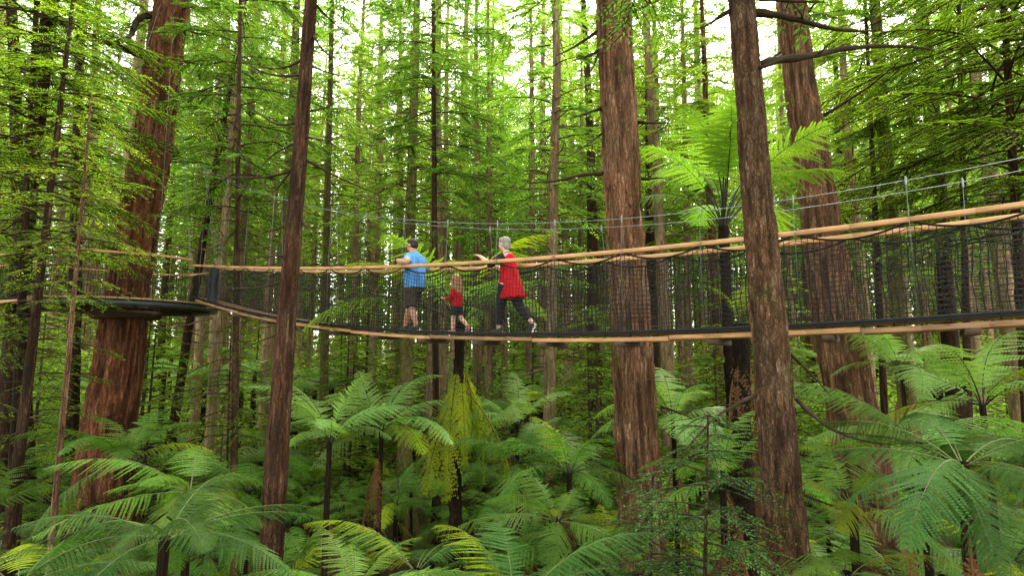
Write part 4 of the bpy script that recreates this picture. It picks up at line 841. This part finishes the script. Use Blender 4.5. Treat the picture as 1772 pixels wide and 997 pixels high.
M['navy'] = plain('dark_navy_shorts', (.012, .013, .02), .85, bump=.3)
def cloth(name, col, col2, sc):
    m, nt, out = newmat(name); tc = nd(nt, 'TexCoord').outputs['Object']
    v = nd(nt, 'TexVoronoi', {'Vector': tc, 'Scale': sc}).outputs['Distance']; n = nd(nt, 'TexNoise', {'Vector': nd(nt, 'Mapping', {0: tc, 3: (1, 1, .45)}).outputs[0], 'Scale': 9., 'Detail': 4., 'Distortion': .8}).outputs[0]
    c = mixc(nt, nd(nt, 'MapRange', {0: v, 1: .18, 2: .32, 3: 1., 4: 0.}).outputs[0], col, col2); c = mixc(nt, 1., c, ramp(nt, n, [(.3, (.7, .7, .7)), (.7, (1.15, 1.15, 1.15))]), 'MULTIPLY')
    bs = nd(nt, 'BsdfPrincipled', {'Base Color': c, 'Roughness': .85, 'Specular IOR Level': .15, 'Normal': nd(nt, 'Bump', {'Strength': .9, 'Distance': .03, 'Height': n}).outputs[0]}); nt.links.new(bs.outputs[0], out.inputs[0]); return m
M['blue'] = cloth('blue_printed_shirt', (.09, .30, .70), (.34, .55, .85), 38.); M['red'] = cloth('red_knit', (.52, .008, .018), (.30, .006, .012), 55.); M['redt'] = cloth('red_tunic', (.60, .010, .02), (.36, .008, .015), 30.)

FACE = math.atan2(.573, -.819)
def person(px, off, label, dxy=0):
    u = math.tan(0); r_ = (px - 886) / FPX; X = r_ * 8.6 / (1 + .7 * r_)
    for _ in range(20):
        p = bl(X, DZ, off); pr = 886 + FPX * p[0] / (p[1] * math.cos(PITCH) + (p[2] - CZ) * math.sin(PITCH)) ; X += (px - pr) / 95 * .8
    p = bl(X, DZ, off); t = thing('person', label, 'person', (p[0], p[1], p[2] - .004), FACE); return t
def shoes(par, spec, mat, s=1., sole='sole'):
    for (x, y, z, pit) in spec:
        c_, s_ = math.cos(pit), math.sin(pit)
        def q(a, h): return (x + a * c_ * s + h * s_ * s, y, z - a * s_ * s + h * c_ * s)     # a along foot from ankle, h above the sole
        sh = solid('shoe', [ch((*q(-.075, .045), .034 * s, .04 * s), (*q(0, .05), .038 * s, .05 * s), (*q(.08, .04), .045 * s, .036 * s), (*q(.16, .03), .042 * s, .026 * s), (*q(.19, .026), .03 * s, .018 * s)), ch((*q(-.03, .05), .04 * s, .045 * s), (*q(-.02, .1), .042 * s, .042 * s))], mat, par, .008, 3)
        solid('sole', [ch((*q(-.085, .012), .034 * s, .012 * s), (*q(0, .012), .036 * s, .012 * s), (*q(.1, .012), .046 * s, .012 * s), (*q(.185, .014), .036 * s, .012 * s), (*q(.2, .014), .02 * s, .01 * s))], M[sole], sh, .006, 2)

# the man
t = person(716, .30, 'dark-haired man in a blue shirt and dark shorts striding along the bridge')
hc = (.09, 0, 1.635)
B = head(hc, 1.02) + [ch((.03, 0, 1.40, .07), (.055, 0, 1.50, .062), (.07, 0, 1.58, .06)),
    ch((-.01, 0, .86, .15, .115), (0, 0, 1.0, .17, .15), (.0, 0, 1.15, .175, .15), (-.01, 0, 1.32, .185, .125), (0, 0, 1.42, .13, .09), (.02, 0, 1.46, .08, .07), up=(1, 0, 0)),
    ch((0, .17, 1.38, .065), (-.06, .25, 1.32, .052), (-.11, .29, 1.245, .050), (.02, .30, 1.265, .050), (.13, .28, 1.31, .036), (.18, .26, 1.325, .029)),
    ch((0, -.17, 1.38, .065), (.02, -.22, 1.22, .052), (.06, -.235, 1.10, .044), (.18, -.235, .98, .036), (.25, -.225, .92, .027)),
    ch((.0, .09, .88, .10), (.0, .10, .70, .088), (-.04, .10, .50, .062), (-.03, .10, .44, .055), (-.09, .10, .30, .058), (-.15, .10, .12, .037), (-.16, .10, .05, .035)),
    ch((.02, -.09, .88, .10), (.12, -.10, .70, .088), (.22, -.10, .50, .060), (.24, -.10, .46, .055), (.26, -.10, .30, .058), (.31, -.10, .12, .037), (.33, -.10, .05, .035))]
B += hand((.18, .26, 1.325), (.9, -.25, .05), (-.2, -.3, -1), 1.05, .75) + hand((.25, -.225, .92), (.6, .1, -.6), (0, .8, -.5), 1., .55)
solid('body', B, M['skin'], t); face(t, hc, 1.02, M['lip'])
solid('hair', [ch(*[(hc[0] - .07 + .03 * k, (-1) ** k * .03, hc[2] + .115 - .004 * (k - 2) ** 2, .022) for k in range(5)]), el((hc[0] - .022, 0, hc[2] + .05), (.098, .088, .078)), el((hc[0] - .06, 0, hc[2] + .0), (.055, .08, .075)), el((hc[0] + .045, 0, hc[2] + .09), (.045, .06, .028))], M['hairdk'], t, .008, 2)
solid('shirt', [ch((-.01, 0, .80, .195, .165), (0, 0, .95, .195, .175), (.0, 0, 1.12, .192, .168), (-.01, 0, 1.30, .20, .14), (-.002, 0, 1.40, .155, .11), (.02, 0, 1.455, .085, .08), up=(1, 0, 0)),
    ch((0, .13, 1.385, .085), (-.03, .215, 1.33, .08), (-.075, .25, 1.25, .074)), ch((0, -.13, 1.385, .085), (.015, -.205, 1.31, .08), (.035, -.235, 1.17, .072)), ch((.02, 0, 1.43, .08), (.035, 0, 1.485, .078), up=(1, 0, 0))], M['blue'], t, .010, 3)
solid('shorts', [ch((-.01, 0, .92, .165, .14), (0, 0, .80, .175, .145), (.01, 0, .72, .15, .13), up=(1, 0, 0)), ch((.0, .09, .80, .11), (-.01, .105, .62, .108), (-.045, .105, .44, .102)), ch((.03, -.09, .80, .11), (.13, -.105, .62, .105), (.225, -.105, .46, .098))], M['brown'], t, .010, 3)
shoes(t, [(-.165, .10, .0, 0), (.325, -.10, .004, -.05)], M['shoe'])
mb = MB(); tube(mb, [(.125, .281, 1.308), (.155, .270, 1.318)], .038, 14); obj('wristwatch', mb.mesh('wristwatch', M['black']), t)

t.scale = (1.1, 1.12, 1)
# the girl
t = person(790, .30, 'small girl with long blond curls in red top and dark shorts between two adults')
hc = (.05, 0, .925); s = .82
B = head(hc, s) + [ch((.01, 0, .78, .045), (.03, 0, .87, .038)), ch((0, 0, .42, .085, .07), (0, 0, .55, .082, .07), (0, 0, .70, .09, .062), (.005, 0, .77, .06, .045), up=(1, 0, 0)),
    ch((0, .085, .75, .034), (-.01, .12, .64, .028), (.02, .125, .58, .025), (.14, .10, .58, .019), (.19, .09, .60, .016)), ch((0, -.085, .75, .034), (.03, -.12, .64, .028), (.06, -.12, .58, .024), (.16, -.09, .57, .018), (.20, -.08, .59, .016)),
    ch((.0, .045, .44, .055), (.02, .05, .28, .040), (.03, .05, .24, .036), (.03, .05, .14, .036), (.03, .05, .04, .023)), ch((0, -.045, .44, .055), (-.03, -.05, .29, .040), (-.05, -.05, .25, .036), (-.12, -.05, .18, .034), (-.19, -.05, .11, .023))]
B += hand((.19, .09, .60), (.9, -.1, .3), (0, -.3, -1), .62, .5) + hand((.20, -.08, .59), (.9, 0, .3), (0, .3, -1), .62, .5)
solid('body', B, M['skinl'], t, .0075); face(t, hc, s, M['lip'])
hr = np.random.default_rng(3); H = [el((hc[0] - .018, 0, hc[2] + .035), (.086, .08, .07)), el((hc[0] - .055, 0, hc[2] - .01), (.05, .075, .08))]
for k in range(22):
    a = rad(95 + 170 * k / 21); x, y = hc[0] - .02 + math.cos(a) * .07, math.sin(a) * .072; p = []
    for q in range(9): p.append((x + math.cos(a) * .004 * q + .011 * math.sin(q * 1.9 + k), y + math.sin(a) * .004 * q + .011 * math.cos(q * 1.9 + k), hc[2] + .03 - q * hr.uniform(.032, .04), .016 - .0008 * q))
    H.append(ch(*p, n=7, up=(1, .3, 0)))
solid('hair', H, M['hairbl'], t, .0075, 1)
solid('sweater', [ch((0, 0, .45, .105, .088), (0, 0, .56, .10, .085), (0, 0, .70, .102, .075), (.004, 0, .765, .07, .055), (.008, 0, .79, .045, .042), up=(1, 0, 0)), ch((0, .075, .745, .046), (-.012, .122, .64, .040), (.02, .127, .58, .037), (.15, .10, .582, .030)), ch((0, -.075, .745, .046), (.03, -.122, .64, .040), (.06, -.122, .58, .036), (.16, -.09, .57, .029))], M['red'], t, .008, 2)
solid('shorts', [ch((0, 0, .48, .098, .085), (0, 0, .40, .105, .09), up=(1, 0, 0)), ch((0, .045, .42, .062), (.02, .052, .30, .066)), ch((0, -.045, .42, .062), (-.03, -.052, .30, .066))], M['navy'], t, .008, 2)
shoes(t, [(.03, .05, .0, 0), (-.20, -.05, .055, 1.0)], M['pink'], .62, 'pink')

t.scale = (1.12, 1.15, 1.02)
# the woman
t = person(880, .28, 'grey-haired woman in a long red tunic and black trousers reaching for the handrail')
hc = (.10, 0, 1.505); s = .95
B = head(hc, s) + [ch((.03, 0, 1.30, .06), (.06, 0, 1.38, .05), (.08, 0, 1.46, .05)), ch((-.02, 0, .80, .15, .12), (-.01, 0, .95, .135, .115), (.0, 0, 1.12, .14, .12), (.0, 0, 1.26, .15, .10), (.015, 0, 1.33, .09, .07), up=(1, 0, 0)),
    ch((.01, .145, 1.27, .056), (.12, .21, 1.18, .048), (.23, .22, 1.15, .043), (.35, .21, 1.24, .036), (.46, .19, 1.31, .027)), ch((.01, -.145, 1.27, .056), (.08, -.19, 1.13, .046), (.14, -.19, 1.06, .04), (.28, -.16, 1.12, .03), (.36, -.15, 1.17, .025)),
    ch((.0, .085, .82, .105), (.06, .09, .62, .09), (.10, .09, .45, .062), (.12, .09, .30, .056), (.13, .09, .12, .038), (.13, .09, .05, .034)), ch((-.03, -.085, .82, .105), (-.08, -.09, .62, .09), (-.15, -.09, .45, .064), (-.24, -.09, .34, .056), (-.38, -.09, .20, .038), (-.42, -.09, .15, .034))]
B += hand((.46, .19, 1.31), (.95, 0, .35), (.3, 0, -1), .95, .3) + hand((.36, -.15, 1.17), (.9, 0, .2), (0, 0, -1), .95, .7)
solid('body', B, M['skinl'], t); face(t, hc, s, M['lip'])
solid('hair', [el((hc[0] - .03, 0, hc[2] + .04), (.10, .092, .088)), el((hc[0] - .065, 0, hc[2] - .03), (.055, .08, .085)), el((hc[0] + .04, 0, hc[2] + .085), (.045, .06, .03))], M['hairgr'], t, .008, 2)
solid('sleeves', [ch((.01, .12, 1.275, .074), (.10, .20, 1.205, .068), (.21, .22, 1.135, .060), (.25, .22, 1.145, .056)), ch((.01, -.12, 1.275, .074), (.06, -.18, 1.16, .064), (.14, -.19, 1.06, .056)), ch((.015, 0, 1.30, .10, .085), (.03, 0, 1.345, .068, .06), up=(1, 0, 0))], M['black'], t, .010, 3)
solid('tunic', [ch((-.055, 0, .575, .20, .265), (-.04, 0, .70, .195, .235), (-.02, 0, .88, .175, .185), (-.01, 0, 1.05, .155, .15), (.0, 0, 1.20, .152, .135), (.0, 0, 1.285, .135, .105), (.01, 0, 1.325, .08, .075), up=(1, 0, 0))] + [ch((-.055 + .24 * math.cos(a), .18 * math.sin(a), .575, .024), (-.03 + .15 * math.cos(a), .15 * math.sin(a), .85, .012), n=8) for a in np.linspace(0, 6.28, 12)[:-1]], M['redt'], t, .010, 3)
solid('trousers', [ch((-.02, 0, .92, .15, .13), (-.02, 0, .78, .165, .14), up=(1, 0, 0)), ch((.0, .085, .80, .115), (.06, .09, .62, .10), (.105, .09, .45, .082), (.12, .09, .30, .076), (.13, .09, .15, .068)), ch((-.03, -.085, .80, .115), (-.08, -.09, .62, .10), (-.155, -.09, .45, .084), (-.25, -.09, .34, .076), (-.36, -.09, .235, .066))], M['black'], t, .010, 3)
shoes(t, [(.13, .09, .0, 0), (-.43, -.09, .085, 1.05)], M['shoe'], .95)

sc = bpy.context.scene
sc.view_settings.view_transform = 'Standard'; sc.view_settings.look = 'None'; sc.view_settings.exposure = 0
sc.cycles.max_bounces = 8; sc.cycles.diffuse_bounces = 4; sc.cycles.transmission_bounces = 4; sc.cycles.use_denoising = True
